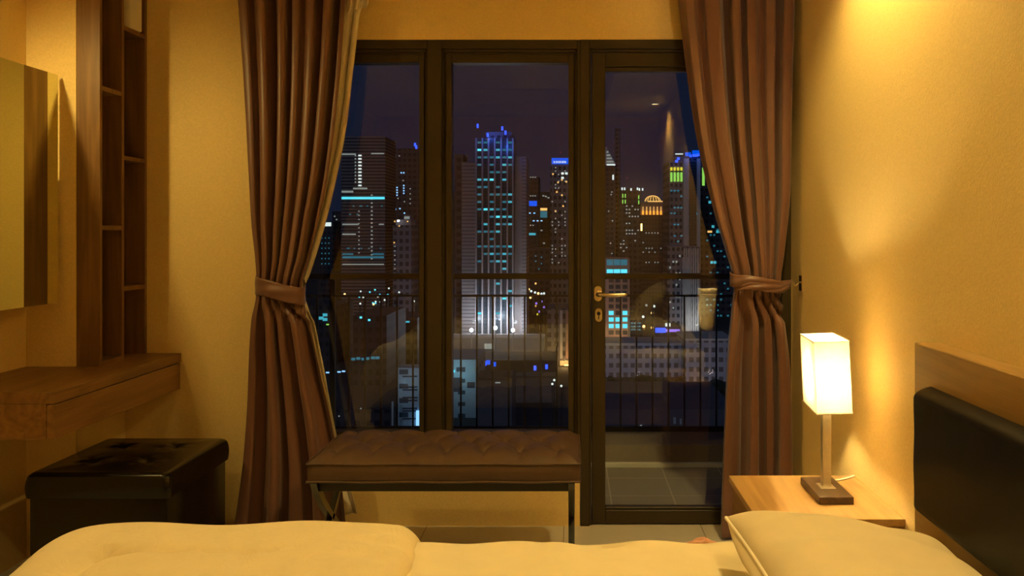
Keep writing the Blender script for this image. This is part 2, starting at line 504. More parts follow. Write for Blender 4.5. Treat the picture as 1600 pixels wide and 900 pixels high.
cl = thing('curtain', 'brown satin curtain gathered by a flat tieback, between the lit wall and the window', 'curtain', (wx(440, YD), YD, 0), 'brown window curtains')
Lt = [(-60, 366), (0, 370), (150, 380), (280, 387), (350, 392), (400, 399), (430, 402), (460, 402), (500, 393), (560, 389), (640, 385), (720, 379), (790, 370), (840, 362)]
Rt = [(-60, 547), (0, 543), (100, 536), (200, 526), (280, 515), (350, 500), (400, 488), (440, 475), (465, 472), (490, 480), (540, 490), (600, 502), (680, 518), (760, 530), (840, 538)]
drape(cl, 'drape', Lt, Rt, M['drape'], 6.4, 3, amp=.042)
sD = F / YD
def P(px, py, Y): return (wx(px, Y), Y, wz(py, Y))
pts = [P(402, 444, YD + .05), P(399.5, 446, YD), P(403, 447, YD - .05), P(418, 451, YD - .085), P(440, 457, YD - .094), P(462, 462, YD - .085), P(474, 463, YD - .05), P(477, 458, YD), P(475, 452, YD + .05)]
band(cl, pts, lambda u: .083 - .012 * math.sin(PI * u), M['drape'])

ll = thing('sheer_curtain', 'cream sheer curtain showing along the edge of the brown curtain beside the window', 'curtain', (wx(520, YD), YD + .07, 0))
YL = YD + .075
Ll = [(-60, 500), (0, 500), (200, 480), (350, 450), (430, 440), (460, 440), (520, 450), (600, 460), (700, 470), (840, 480)]
Rl = [(-60, 584), (0, 572), (20, 563), (60, 558), (120, 551), (190, 543), (260, 530), (330, 514), (380, 500), (430, 484), (450, 476), (470, 478), (500, 490), (560, 502), (620, 513), (690, 527), (760, 545), (802, 556), (840, 560)]
drape(ll, 'drape', Ll, Rl, M['lining'], 5, 11, Y=YL, depth=.02, amp=.014, zb=wz(803, YL))
bm = bmesh.new()                                                       # gathered heading at the top edge
def hf(u, v):
    px = 545 + 34 * u - 8 * v; py = -40 + 55 * v - 10 * u * v
    return Vector((wx(px, YD), YD + .05 + .012 * math.sin(u * 22 + v * 2) + .004 * math.sin(v * 9), wz(py, YD)))
grid(bm, 40, 16, hf)
obj('heading', bm, M['lining'], ll, smooth='all', sol=.003)

cr = thing('curtain', 'brown satin curtain tied to a wall hook, hanging behind the nightstand', 'curtain', (wx(1180, YD), YD, 0), 'brown window curtains')
Lt = [(-60, 1058), (0, 1062), (120, 1076), (220, 1091), (330, 1116), (400, 1136), (425, 1143), (450, 1146), (475, 1143), (520, 1138), (560, 1135), (640, 1131), (740, 1127), (840, 1124)]
Rt = [(-60, 1246), (0, 1245), (100, 1241), (200, 1237), (300, 1233), (400, 1222), (440, 1217), (460, 1218), (500, 1222), (560, 1228), (650, 1232), (740, 1234), (840, 1236)]
drape(cr, 'drape', Lt, Rt, M['drape'], 5.8, 21, amp=.044)
pts = [P(1160, 433, YD + .03), P(1144, 434, YD + .0), P(1141, 436, YD - .04), P(1150, 439, YD - .075), P(1172, 438, YD - .096), P(1195, 441, YD - .094), P(1216, 445, YD - .07), P(1230, 444, YD - .03), P(1236, 442, YD - .01)]
band(cr, pts, lambda u: .055 - .02 * sm(.3, .6, u) - .008 * sm(.8, 1, u), M['drape'])
pts = [P(1148, 452, YD - .055), P(1165, 447, YD - .09), P(1185, 448, YD - .1), P(1205, 451, YD - .09), P(1222, 452, YD - .06), P(1233, 447, YD - .02)]
band(cr, pts, lambda u: .022 + .012 * math.sin(PI * u), M['drape'])
hk = thing('curtain_hook', 'small metal hook on the wall holding the tieback', 'hook', (XR, YD, wz(442, YD)))
bm = bmesh.new(); box(bm, XR - .004, XR, YD - .045, YD + .0, wz(454, YD), wz(430, YD), .0015)
obj('plate', bm, M['brass'], hk)
zc = wz(444, YD); bm = bmesh.new()
tube(bm, [(XR - .003, YD - .02, zc + .012), (XR - .012, YD - .02, zc + .004), (XR - .022, YD - .02, zc - .006), (XR - .03, YD - .02, zc + .002), (XR - .032, YD - .02, zc + .016)], .003, 8)
obj('prong', bm, M['brass'], hk, smooth='all')

# ------------------------------------------------------------------ shelf unit, desk, mirror
XS = -1.889
sh = thing('display_shelf', 'tall narrow wooden display shelf with staggered boards standing on the desk', 'shelf', (-1.93, 3.65, .77))
ZD, T = .77, .018
obj('side_panel', B(XCOL + .001, XS, YCOL - .0, YCOL + T, ZD, ZC, .0015, 1), M['woodz'], sh)
obj('side_panel', B(XCOL + .001, XS, YB - T - .002, YB - .002, ZD, ZC, .0015, 1), M['woodz'], sh)
YM = F / 371.0
obj('divider', B(XCOL + .006, XS, YM - T / 2, YM + T / 2, ZD, ZC, .001, 1), M['woodz'], sh)
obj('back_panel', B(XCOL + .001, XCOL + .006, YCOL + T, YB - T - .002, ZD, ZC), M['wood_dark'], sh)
for z in (1.888, 1.326, ZD + .009): obj('shelf_board', B(XCOL + .006, XS - .001, YCOL + T, YM - T / 2, z - T / 2, z + T / 2), M['woodz'], sh)
for z in (2.172, 1.622, 1.068): obj('shelf_board', B(XCOL + .006, XS - .001, YM + T / 2, YB - T - .002, z - T / 2, z + T / 2), M['woodz'], sh)
bm = bmesh.new(); cxp, cyp = -1.915, 3.755
lathe(bm, [(0, 2.1815), (.038, 2.1815), (.042, 2.186), (.042, 2.45), (.038, 2.455), (.014, 2.455), (.014, 2.43), (0, 2.43)], (cxp, cyp, 0), 40)
tag(obj('paper_roll', bm, M['paper'], smooth=True), 'upright cream paper roll on the high board of the display shelf', 'paper roll')

XDK, YD0 = -1.737, 2.90
dk = thing('desk', 'wall-mounted wooden desk with a shallow drawer front, floating above the black ottoman', 'desk', (-1.95, 3.37, .61))
zb0 = .613
bm = bmesh.new()
prism(bm, [(XL, YD0), (XDK - .027, YD0), (XDK - .027, YB - .001), (XCOL, YB - .001), (XCOL, YCOL), (XL, YCOL)], zb0, ZD - .039)
obj('carcass', bm, M['wood'], dk)
bm = bmesh.new()
prism(bm, [(XL, YD0), (XDK, YD0), (XDK, YB - .001), (XCOL, YB - .001), (XCOL, YCOL), (XL, YCOL)], ZD - .039, ZD)
bmesh.ops.bevel(bm, geom=bm.edges[:], offset=.0012, segments=1, affect='EDGES')
obj('desk_top', bm, M['wood'], dk)
obj('drawer_front', B(XDK - .025, XDK, YD0, YB - .012, zb0, ZD - .0425, .0012, 1), M['wood'], dk)

mi = thing('wall_mirror', 'large frameless mirror on the wall above the desk', 'mirror', (-2.1, 2.95, 1.48))
XM, mz0, mz1, my0, my1 = -2.042, 1.028, 1.933, 2.62, 3.435
obj('mirror_glass', B(XM - .005, XM, my0, my1, mz0, mz1), M['mirror'], mi)
bm = bmesh.new(); ring_y = (XM - .012, XM - .005)
box(bm, *ring_y, my0 + .004, my1 - .004, mz0 + .004, mz1 - .004)
obj('backing', bm, M['mirror_edge'], mi)
obj('mount', B(XL, XM - .012, my0 + .2, my1 - .25, mz0 + .2, mz1 - .2), M['mirror_edge'], mi)

# ------------------------------------------------------------------ ottoman
ot = thing('storage_ottoman', 'black leather storage ottoman with a tufted lid under the desk', 'ottoman', (-1.69, 3.34, 0))
ox0, ox1, oy0, oy1, oz = -1.94, -1.428, 3.06, 3.61, .452
obj('body', B(ox0 + .012, ox1 - .012, oy0 + .012, oy1 - .012, .005, oz - .075, .006), M['leather_k'], ot, smooth=True)
tuft = [(ox0 + (ox1 - ox0) * a, oy0 + (oy1 - oy0) * b) for a in (.3, .7) for b in (.3, .7)]
bm = bmesh.new()
def rsq(t, hx, hy, r):
    """point on a rounded rectangle's outline, t in 0..1"""
    L = [2 * (hx - r), PI * r / 2, 2 * (hy - r), PI * r / 2] * 2; tot = 2 * (L[0] + L[1] + L[2] + L[3])
    L = [L[0], L[1], L[2], L[1], L[0], L[1], L[2], L[1]]; d = t * tot; i = 0
    while d > L[i] and i < 7: d -= L[i]; i += 1
    k = d / L[i]
    cs = [(hx - r, -hy + r, -PI / 2), (hx - r, hy - r, 0), (-hx + r, hy - r, PI / 2), (-hx + r, -hy + r, PI)]
    if i % 2:
        cx, cy, a0 = cs[i // 2]; a = a0 + k * PI / 2; return cx + r * math.cos(a), cy + r * math.sin(a)
    e = [((-hx + r, -hy), (hx - r, -hy)), ((hx, -hy + r), (hx, hy - r)), ((hx - r, hy), (-hx + r, hy)), ((-hx, hy - r), (-hx, -hy + r))][i // 2]
    return e[0][0] + (e[1][0] - e[0][0]) * k, e[0][1] + (e[1][1] - e[0][1]) * k
ocx, ocy, ohx, ohy = (ox0 + ox1) / 2, (oy0 + oy1) / 2, (ox1 - ox0) / 2, (oy1 - oy0) / 2
def lidf(u, v):
    """v runs from the lid's lower rim over the rounded shoulder to the middle"""
    if v < .2:
        t = v / .2; e = -.003 * math.sin(PI * t); x, y = rsq(u, ohx - e, ohy - e, .018); z = oz - .088 + .066 * t
    else:
        t = (v - .2) / .8
        if t < .3:
            q = t / .3 * PI / 2; e = .026 * (1 - math.cos(q)); x, y = rsq(u, ohx - e, ohy - e, .022); z = oz - .022 + .022 * math.sin(q)
        else:
            k = (t - .3) / .7; x, y = rsq(u, ohx - .026, ohy - .026, .022); x *= 1 - k; y *= 1 - k; z = oz + .008 * sm(0, .5, k)
    x += ocx; y += ocy
    if v > .2:
        for (tx, ty) in tuft:
            d = math.hypot(x - tx, y - ty); z -= .013 * math.exp(-(d / .022) ** 2) + .005 * math.exp(-(d / .07) ** 2)
            an = math.atan2(y - ty, x - tx); z += .0022 * math.cos(4 * an + .8) * math.exp(-((d - .04) / .025) ** 2)
    return Vector((x, y, z))
grid(bm, 240, 90, lidf, True)
bmesh.ops.remove_doubles(bm, verts=bm.verts, dist=1e-5)
lid = obj('lid', bm, M['leather_k'], ot, smooth='all')
for tx, ty in tuft:
    bm = bmesh.new(); lathe(bm, [(0, oz - .004), (.005, oz - .0045), (.008, oz - .007), (.008, oz - .012)], (tx, ty, 0), 14)
    obj('button', bm, M['leather_k'], lid, smooth='all')

# ------------------------------------------------------------------ bench
bx0, bx1, by0, by1 = -.967, .028, 3.16, 3.61
bzt, bzb = 1.31 - 363 / 427, 1.31 - 391 / 427
be = thing('tufted_bench', 'long brown leather bench with a tufted cushion on steel cross legs under the window', 'bench', ((bx0 + bx1) / 2, 3.385, 0))
rows = [.10, .225, .35]; tp = []
for r, yy in enumerate(rows):
    for k in range(8):
        x = bx0 + .085 + .1375 * k + (.069 if r % 2 else 0)
        if x < bx1 - .03: tp.append((x, by0 + yy, r))
segs = []
for (xa, ya, ra) in tp:
    for (xc, yc, rc) in tp:
        if rc == ra + 1 and abs(xa - xc) < .09: segs.append((xa, ya, xc, yc))
for (xa, ya, ra) in tp:
    if ra == 0: segs.append((xa, ya, xa, by0 + .005))
    if ra == 2: segs.append((xa, ya, xa, by1 - .005))
def topz(x, y):
    ex = min(x - bx0, bx1 - x); ey = min(y - by0, by1 - y)
    e = min(ex, ey)
    z = bzt + .042 * (1 - (1 - min(1, max(0, e) / .10)) ** 2.2)
    dm = 9
    for (xa, ya, xc, yc) in segs:
        if min(xa, xc) - .06 > x or max(xa, xc) + .06 < x: continue
        dx, dy = xc - xa, yc - ya; L = dx * dx + dy * dy
        t = max(0, min(1, ((x - xa) * dx + (y - ya) * dy) / L))
        d = math.hypot(x - xa - t * dx, y - ya - t * dy); dm = min(dm, d)
    fade = min(1, max(0, e) / .05)
    z -= .011 * math.exp(-(dm / .016)) * fade
    for (xa, ya, ra) in tp:
        d = math.hypot(x - xa, y - ya)
        if d < .12: z -= .022 * math.exp(-(d / .024) ** 1.3) * fade
    return z
bm = bmesh.new()
grid(bm, 230, 96, lambda u, v: (lambda x, y: Vector((x, y, topz(x, y))))(bx0 + (bx1 - bx0) * u, by0 + (by1 - by0) * v))
def sidef(u, v):
    """soft box side between the two piping lines"""
    p = u * 4; i = int(min(p, 3.999)); t = p - i
    c = [(bx0, by0), (bx1, by0), (bx1, by1), (bx0, by1)]
    (xa, ya), (xc, yc) = c[i], c[(i + 1) % 4]
    nx, ny = [(0, -1), (1, 0), (0, 1), (-1, 0)][i]
    b = .007 * math.sin(PI * v) * min(1, min(t, 1 - t) * 20)
    return Vector((xa + (xc - xa) * t + nx * b, ya + (yc - ya) * t + ny * b, bzt + (bzb - bzt) * v))
grid(bm, 160, 8, sidef)
bm.faces.new([bm.verts.new(p) for p in ((bx0, by0, bzb), (bx1, by0, bzb), (bx1, by1, bzb), (bx0, by1, bzb))])
bmesh.ops.remove_doubles(bm, verts=bm.verts, dist=1e-5)
cu = obj('cushion', bm, M['leather_b'], be, smooth='all')
for z, nm in ((bzt, 'piping'), (bzb, 'piping')):
    bm = bmesh.new(); e = .003
    loop = []
    c = [(bx0 - e, by0 - e), (bx1 + e, by0 - e), (bx1 + e, by1 + e), (bx0 - e, by1 + e)]
    for i in range(4):
        (xa, ya), (xc, yc) = c[i], c[(i + 1) % 4]
        for k in range(24):
            t = k / 24; loop.append((xa + (xc - xa) * t, ya + (yc - ya) * t, z + .0012 * math.sin(k * .9 + i)))
    loop.append(loop[0]); tube(bm, loop, .0042, 8, False)
    obj(nm, bm, M['leather_b'], cu, smooth='all')
for tx, ty, r in tp:
    z = topz(tx, ty); bm = bmesh.new(); lathe(bm, [(0, z + .004), (.005, z + .0035), (.008, z), (.008, z - .002)], (tx, ty, 0), 12)
    obj('button', bm, M['leather_b'], cu, smooth='all')
bm = bmesh.new()
box(bm, bx0 + .02, bx1 - .02, by0 + .035, by0 + .06, bzb - .045, bzb - .004, .002); box(bm, bx0 + .02, bx1 - .02, by1 - .06, by1 - .035, bzb - .045, bzb - .004, .002)
box(bm, bx0 + .03, bx1 - .03, by0 + .06, by1 - .06, bzb - .012, bzb - .003)
obj('frame', bm, M['bench_rail'], be)
for x in (bx0 + .012, bx1 - .04):
    for sgn in (1, -1):
        bm = bmesh.new(); ym = (by0 + by1) / 2; H = bzb - .004
        ring2 = []
        for k in range(25):
            t = k / 24; z = H * (1 - t)
            y = ym - sgn * .205 * (math.cos(PI * t) * .55 + (1 - 2 * t) * .45)
            w = .026 - .006 * math.sin(PI * t)
            ring2.append((y, z, w))
        vs = [[bm.verts.new((x + dx, y + dy * w, max(z, .001))) for dx, dy in ((0, -1), (.024, -1), (.024, 1), (0, 1))] for y, z, w in ring2]
        for a, b in zip(vs, vs[1:]):
            for k in range(4): bm.faces.new((a[k], a[(k + 1) % 4], b[(k + 1) % 4], b[k]))
        bm.faces.new(vs[0]); bm.faces.new(vs[-1])
        obj('leg', bm, M['bench_leg'], be, smooth=True)

# ------------------------------------------------------------------ nightstand and lamp
ns = thing('nightstand', 'wooden nightstand against the textured wall, carrying the lit lamp', 'nightstand', (.76, 2.74, 0))
nx0, nx1, ny0, ny1, nz = .540, .972, 2.515, 2.967, .473
obj('top', B(nx0, nx1, ny0, ny1, nz - .022, nz, .0015, 1), M['wood_ns_lit'], ns)
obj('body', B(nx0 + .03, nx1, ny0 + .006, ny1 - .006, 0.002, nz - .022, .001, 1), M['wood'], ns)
for z0, z1 in ((.235, nz - .03), (.02, .228)):
    dr = obj('drawer', B(nx0 + .012, nx0 + .03, ny0 + .010, ny1 - .010, z0, z1, .001, 1), M['wood'], ns)
    obj('handle', B(nx0 + .0, nx0 + .012, 2.70, 2.78, (z0 + z1) / 2 - .006, (z0 + z1) / 2 + .006, .002), M['steel'], dr)

lp = thing('table_lamp', 'lit table lamp with a white rectangular shade and steel post on the nightstand', 'lamp', (.8125, 2.76, nz))
zbs = .4965
obj('base', B(.7597, .8655, 2.648, 2.866, nz, zbs, .002), M['wood_base'], lp)
bm = bmesh.new(); box(bm, .8125 - .024, .8125 + .024, 2.76 - .03, 2.76 + .03, zbs, zbs + .003, .001, 1)
box(bm, .8125 - .0135, .8125 + .0135, 2.76 - .0135, 2.76 + .0135, zbs, .80, .0015, 1)
obj('post', bm, M['steel'], lp)
# shade: open rectangular sleeve, a little turned and leaning
R = Matrix.Translation((.8108, 2.76, .861)) @ Matrix.Rotation(math.radians(-4.2), 4, 'Z') @ Matrix.Rotation(math.radians(-2.6), 4, 'Y')
hx_, hy_, hz_ = .0535, .108, .1105
bm = bmesh.new(); th = .0022
cs4 = [(-hx_, -hy_), (hx_, -hy_), (hx_, hy_), (-hx_, hy_)]
lo4 = [bm.verts.new((x, y, -hz_)) for x, y in cs4]; hi4 = [bm.verts.new((x, y, hz_)) for x, y in cs4]
for k in range(4): bm.faces.new((lo4[k], lo4[(k + 1) % 4], hi4[(k + 1) % 4], hi4[k]))
bmesh.ops.transform(bm, matrix=R, verts=bm.verts)
shd = obj('lamp_shade', bm, M['shade'], lp)
for z in (-hz_, hz_):
    bm = bmesh.new()
    for sx in (-1, 1): box(bm, sx * hx_ - .0022, sx * hx_ + .0022, -hy_ - .001, hy_ + .001, z - .0015, z + .0015)
    for sy in (-1, 1): box(bm, -hx_, hx_, sy * hy_ - .0022, sy * hy_ + .0022, z - .0015, z + .0015)
    bmesh.ops.transform(bm, matrix=R, verts=bm.verts)
    obj('rim', bm, M['cord'], shd)
bm = bmesh.new(); bmesh.ops.create_uvsphere(bm, u_segments=16, v_segments=10, radius=.014, matrix=Matrix.Translation((.8108, 2.76, .852)))
obj('bulb', bm, M['bulb'], lp, smooth='all')
bm = bmesh.new(); lathe(bm, [(0, .80), (.013, .80), (.013, .828), (0, .828)], (.8115, 2.76, 0), 16)
obj('socket', bm, M['white_paint'], lp, smooth=True)
bm = bmesh.new()
tube(bm, [(.83, 2.868, nz + .006), (.86, 2.885, nz + .004), (.90, 2.90, nz + .004), (.945, 2.93, nz + .004), (.962, 2.945, nz + .004), (.970, 2.967, nz - .002), (.974, 2.98, nz - .05)], .0035, 8)
obj('cord', bm, M['cord'], lp, smooth='all')

# ------------------------------------------------------------------ headboard
hb = thing('headboard', 'wooden headboard with a black leather cushion against the textured wall', 'headboard', (.94, 1.35, 0))
XH, HY0, HY1, HZ = .910, .36, 2.292, 1.016
obj('panel', B(XH, XR - .001, HY0, HY1, .002, HZ, .002, 1), M['wood_hb'], hb)
bm = bmesh.new()
cy0, cy1, cz0, cz1, cth = .46, 2.186, .600, .918, .052
def cf(u, v):
    y = cy0 + (cy1 - cy0) * u; z = cz0 + (cz1 - cz0) * v
    e = min(y - cy0, cy1 - y); f = min(z - cz0, cz1 - z)
    q = lambda d, r: math.sqrt(max(0, 1 - (1 - min(1, d / r)) ** 2))
    x = XH - cth * (.35 + .65 * q(e, .022)) * q(f, .024) - .006 * math.sin(PI * v) * math.sin(PI * u)
    x += .0016 * math.sin(z * 40 + y * 9) * q(e, .1) * q(f, .08)
    return Vector((x, y, z))
def easing(t):                                                         # denser towards the ends
    return .5 - .5 * math.cos(PI * t) if True else t
grid(bm, 90, 40, lambda u, v: cf(easing(u), easing(v)))
for u_ in (0, 1):
    y = cy0 if u_ == 0 else cy1
    a = [bm.verts.new(cf(u_, easing(k / 40))) for k in range(41)]; b = [bm.verts.new((XH, y, cz0 + (cz1 - cz0) * easing(k / 40))) for k in range(41)]
    for k in range(40): bm.faces.new((a[k], a[k + 1], b[k + 1], b[k]))
bmesh.ops.remove_doubles(bm, verts=bm.verts, dist=1e-5)
obj('cushion', bm, M['leather_k2'], hb, smooth=True, label='black leather padded cushion')

# ------------------------------------------------------------------ bed
BX0, BX1, BY0, BY1, BZ = -1.16, .862, .42, 2.215, .530
bd = thing('bed', 'bed with a cream fitted sheet reaching out from the headboard', 'bed', (-.15, 1.3, 0))
obj('base', B(BX0 + .02, BX1 - .004, BY0 + .03, BY1 - .03, .06, .28, .01), M['wood'], bd)
for x in (BX0 + .1, BX1 - .1):
    for y in (BY0 + .1, BY1 - .1): obj('leg', B(x - .03, x + .03, y - .03, y + .03, 0, .06, .003), M['bench_rail'], bd)
bm = bmesh.new()
def wr(x, y):                                                           # creases of the sheet
    w = .0055 * math.sin(9 * x + 16 * y + 2 * math.sin(5 * x)) * math.sin(3 * x + 1) + .002 * math.sin(31 * x - 9 * y + 3 * math.sin(4 * y))
    return w + .004 * math.sin(24 * x + 7 * y + 2 * math.sin(6 * y)) * sm(-.4, .2, x)
def mf(u, v):
    """skin of the mattress: far skirt, rounded shoulder, top, near skirt"""
    x = BX0 + (BX1 - BX0) * u
    L = [( BY1, .27), (BY1, BZ - .06)]
    r = .06
    if v < .15: return Vector((x, BY1, .27 + (BZ - .06 - .27) * v / .15))
    if v < .3:
        a = (v - .15) / .15 * PI / 2; return Vector((x, BY1 - r + r * math.cos(a), BZ - r + r * math.sin(a) + wr(x, BY1) * math.sin(a)))
    if v < .7:
        y = BY1 - r + (BY0 + r - BY1 + r) * (v - .3) / .4; return Vector((x, y, BZ + wr(x, y)))
    if v < .85:
        a = (v - .7) / .15 * PI / 2; return Vector((x, BY0 + r - r * math.sin(a), BZ - r + r * math.cos(a) + wr(x, BY0) * math.cos(a)))
    return Vector((x, BY0, BZ - r - (BZ - r - .27) * (v - .85) / .15))
g = grid(bm, 160, 120, mf)
for i in (0, -1): bm.faces.new([row[i] for row in g])
obj('fitted_sheet', bm, M['sheet'], bd, smooth=True)

# duvet: puffy, hanging over the foot and both sides, its head end lying on the sheet
dv = thing('duvet', 'cream quilted duvet spread over the foot half of the bed', 'duvet', (-.8, 1.3, .5))
DX0, DX1, DY0, DY1, DZ = -1.40, -.375, .34, 2.275, .572
def dz(x, y):
    """height of the duvet skin"""
    sx = -1.09; sy = 2.01
    top = DZ + .004 * math.sin(7 * x + 3) * math.sin(5 * y) + .004 * math.sin(15 * x + 11 * y) + .006 * math.exp(-((x + 1.08) / .16) ** 2 - ((y - 2.12) / .12) ** 2)
    # stitched frame seam, dimpled along its length
    if x > sx - .03: d = abs(y - sy - .01 * math.sin(6 * x)); top -= (.026 + .010 * math.sin(70 * x + 3 * math.sin(9 * x))) * math.exp(-(d / .013)) * sm(-.55, -.85, x)
    if y < sy + .03: d = abs(x - sx); top -= .024 * math.exp(-(d / .013))
    d = math.hypot(x - sx, y - sy); top -= .008 * math.exp(-(d / .03) ** 2)
    # puckers by the head end
    top += .006 * math.sin(46 * y + 14 * x + 4 * math.sin(9 * y)) * sm(-.6, -.42, x)
    top += .004 * math.exp(-((x + .78 - .25 * (y - 1.8)) / .03) ** 2) * math.sin(9 * y) * sm(2.2, 2.0, y)
    return top
def df(u, v):
    rr = .24; yc, hy = (DY0 + DY1) / 2, (DY1 - DY0) / 2
    x = DX0 + (DX1 - DX0) * u; ef = x - DX0; eh = DX1 - x
    hw = hy - (rr - math.sqrt(max(0, rr * rr - (rr - ef) ** 2)) if ef < rr else 0)
    y = yc + (2 * v - 1) * hw
    es = hy - abs(y - yc)
    e = max(0, rr - math.hypot(rr - ef, rr - es)) if ef < rr and es < rr else min(ef, es)
    wf = sm(.0, .35, es - ef + .1)                                      # 1 at the foot, 0 along the sides
    a = .10 + .20 * wf
    q = 1 - min(1, e / a)
    z = dz(x, y)
    z -= .29 * (1 - math.sqrt(max(0, 1 - q ** 2.2)))
    h = 1 - min(1, eh / .055)
    z -= .050 * (1 - math.sqrt(max(0, 1 - h ** 2)))
    x += .010 * math.sin(16 * y + 1) * sm(.8, 1, u) + .03 * (y - 2.2) * sm(.6, 1, u)
    return Vector((x, y, z))
bm = bmesh.new()
ease2 = lambda t: t if False else (.5 - .5 * math.cos(PI * t)) * .6 + t * .4
g = grid(bm, 150, 200, lambda u, v: df(ease2(u), ease2(v)))
obj('quilt', bm, M['duvet'], dv, smooth='all')

def pillow(label, C, hx, hy, Tz, rot, seed, flat=.5, group=None, low=1.0):
    pr = thing('pillow', label, 'pillow', C, group)
    Rm = Matrix.Translation(C) @ rot
    rnd = random.Random(seed); ph = [rnd.uniform(0, 6) for _ in range(5)]
    def outline(p, q):
        return (hx * p * (1 - .055 * (1 - q * q)), hy * q * (1 - .045 * (1 - p * p)))
    def surf(sg):
        def fn(u, v):
            p = -math.cos(PI * u); q = -math.cos(PI * v)
            p = max(-1, min(1, p)); q = max(-1, min(1, q))
            x, y = outline(p, q)
            z = sg * Tz * (low if sg < 0 else 1) * ((1 - abs(p) ** 2.6) * (1 - abs(q) ** 2.6)) ** flat
            z += sg * .0045 * math.sin(20 * y + 9 * x + ph[0] + 2 * math.sin(7 * x + ph[1])) * min(1, (1 - p * p) * 3) * min(1, (1 - q * q) * 3)
            z += sg * .003 * math.sin(38 * y - 6 * x + ph[2]) * min(1, (1 - p * p) * 3) * min(1, (1 - q * q) * 3)
            if sg < 0: x -= .075 * math.sqrt(max(0, 1 - p * p)) * math.exp(-((p + 1) / .3) ** 2) * (1 - q ** 4)
            return Rm @ Vector((x, y, z))
        return fn
    bm = bmesh.new(); grid(bm, 80, 80, surf(1)); grid(bm, 80, 80, surf(-1))
    bmesh.ops.remove_doubles(bm, verts=bm.verts, dist=1e-5)
    obj('cushion', bm, M['pillow'], pr, smooth='all')
    bm = bmesh.new(); pts = []
    for i in range(4):
        for k in range(30):
            t = -math.cos(PI * k / 30)
            p, q = [(t, -1), (1, t), (-t, 1), (-1, -t)][i]
            x, y = outline(p, q); pts.append(Rm @ Vector((x, y, 0)))
    pts.append(pts[0]); tube(bm, pts, .004, 8, False)
    obj('piping', bm, M['piping'], pr, smooth='all')
    return pr
rot = Matrix.Rotation(math.radians(1), 4, 'Z') @ Matrix.Rotation(math.radians(8.7), 4, 'Y')
pillow('cream pillow with piped edge lying by the headboard nearest the nightstand', (.612, 1.685, .602), .247, .345, .086, rot, 2, .42, low=.85)
rot = Matrix.Rotation(math.radians(4), 4, 'Z') @ Matrix.Rotation(math.radians(-48), 4, 'Y')
pillow('cream pillow propped up against the headboard cushion on the near half of the bed', (.60, .80, .70), .24, .34, .085, rot, 5, .42)
bm = bmesh.new()
def pkf(u, v):
    x = .300 + .06 * u; y = 2.172 + .03 * v
    h = .012 * math.sin(PI * u) ** .7 * math.sin(PI * v) ** .6 * (1 + .35 * math.sin(u * 13 + v * 3))
    return Vector((x + .008 * math.sin(v * 6), y, BZ - .004 - .012 * v + h))
grid(bm, 30, 16, pkf)
tag(obj('cloth', bm, M['pink'], smooth='all', sol=.003), 'small crumple of pinkish cloth at the far edge of the bed', 'cloth')

# ------------------------------------------------------------------ lamps of the room
def spot(name, parent, loc, target, power, size, blend=.6, col=(1, .69, .23), radius=.03):
    l = bpy.data.lights.new(name, 'SPOT'); l.energy = power; l.color = col; l.spot_size = math.radians(size); l.spot_blend = blend
    l.shadow_soft_size = radius
    o = bpy.data.objects.new(name, l); COL.objects.link(o)
    o.location = loc; d = Vector(target) - Vector(loc); o.rotation_euler = d.to_track_quat('-Z', 'Y').to_euler()
    if parent is not None: o.parent = parent; o.location = Vector(loc) - WORLD[parent]
    return o
def downlight(x, y, power, label, size=125, z=ZC):
    r = thing('ceiling_downlight', label, 'ceiling light', (x, y, z - .012), 'round downlights in the ceiling')
    bm = bmesh.new(); lathe(bm, [(.036, z - .002), (.036, z - .008), (.042, z - .012), (.050, z - .010), (.052, z - .0005)], (x, y, 0), 32)
    obj('trim', bm, M['white_paint'], r, smooth=True)
    bm = bmesh.new(); lathe(bm, [(0, z - .004), (.036, z - .004), (.036, z - .0005)], (x, y, 0), 24)
    obj('lens', bm, M['lens'], r)
    spot('downlight_lamp', r, (x, y, z - .02), (x, y, 0), power, size)
LK = dict(K=1.0)
downlight(.74, 2.62, 90, 'round ceiling downlight above the nightstand wall')
downlight(.74, .95, 52, 'round ceiling downlight above the head of the bed')
downlight(-1.05, 1.1, 36, 'round ceiling downlight above the foot of the bed')
downlight(.84, -.9, 40, 'round ceiling downlight at the rear of the room')
ml = thing('mirror_light', 'small wall spotlight fixed above the mirror', 'wall light', (-2.14, 2.59, 2.2))
bm = bmesh.new(); box(bm, XL, XL + .015, 2.54, 2.64, 2.17, 2.27, .004); box(bm, XL + .01, -2.12, 2.58, 2.60, 2.245, 2.26, .002); obj('bracket', bm, M['steel'], ml)
bm = bmesh.new(); lathe(bm, [(0, 2.262), (.028, 2.258), (.032, 2.25), (.034, 2.205), (.030, 2.205), (.028, 2.235), (0, 2.235)], (-2.12, 2.59, 0), 28); obj('lamp_head', bm, M['white_paint'], ml, smooth=True)
bm = bmesh.new(); lathe(bm, [(0, 2.212), (.028, 2.212), (.028, 2.216), (0, 2.216)], (-2.12, 2.59, 0), 24); obj('lens', bm, M['lens'], ml)
spot('mirror_lamp', ml, (-2.12, 2.59, 2.2), (-2.12 + .30, 2.59 + .42, 1.2), 44, 150, .75, (1, .70, .22), .022)

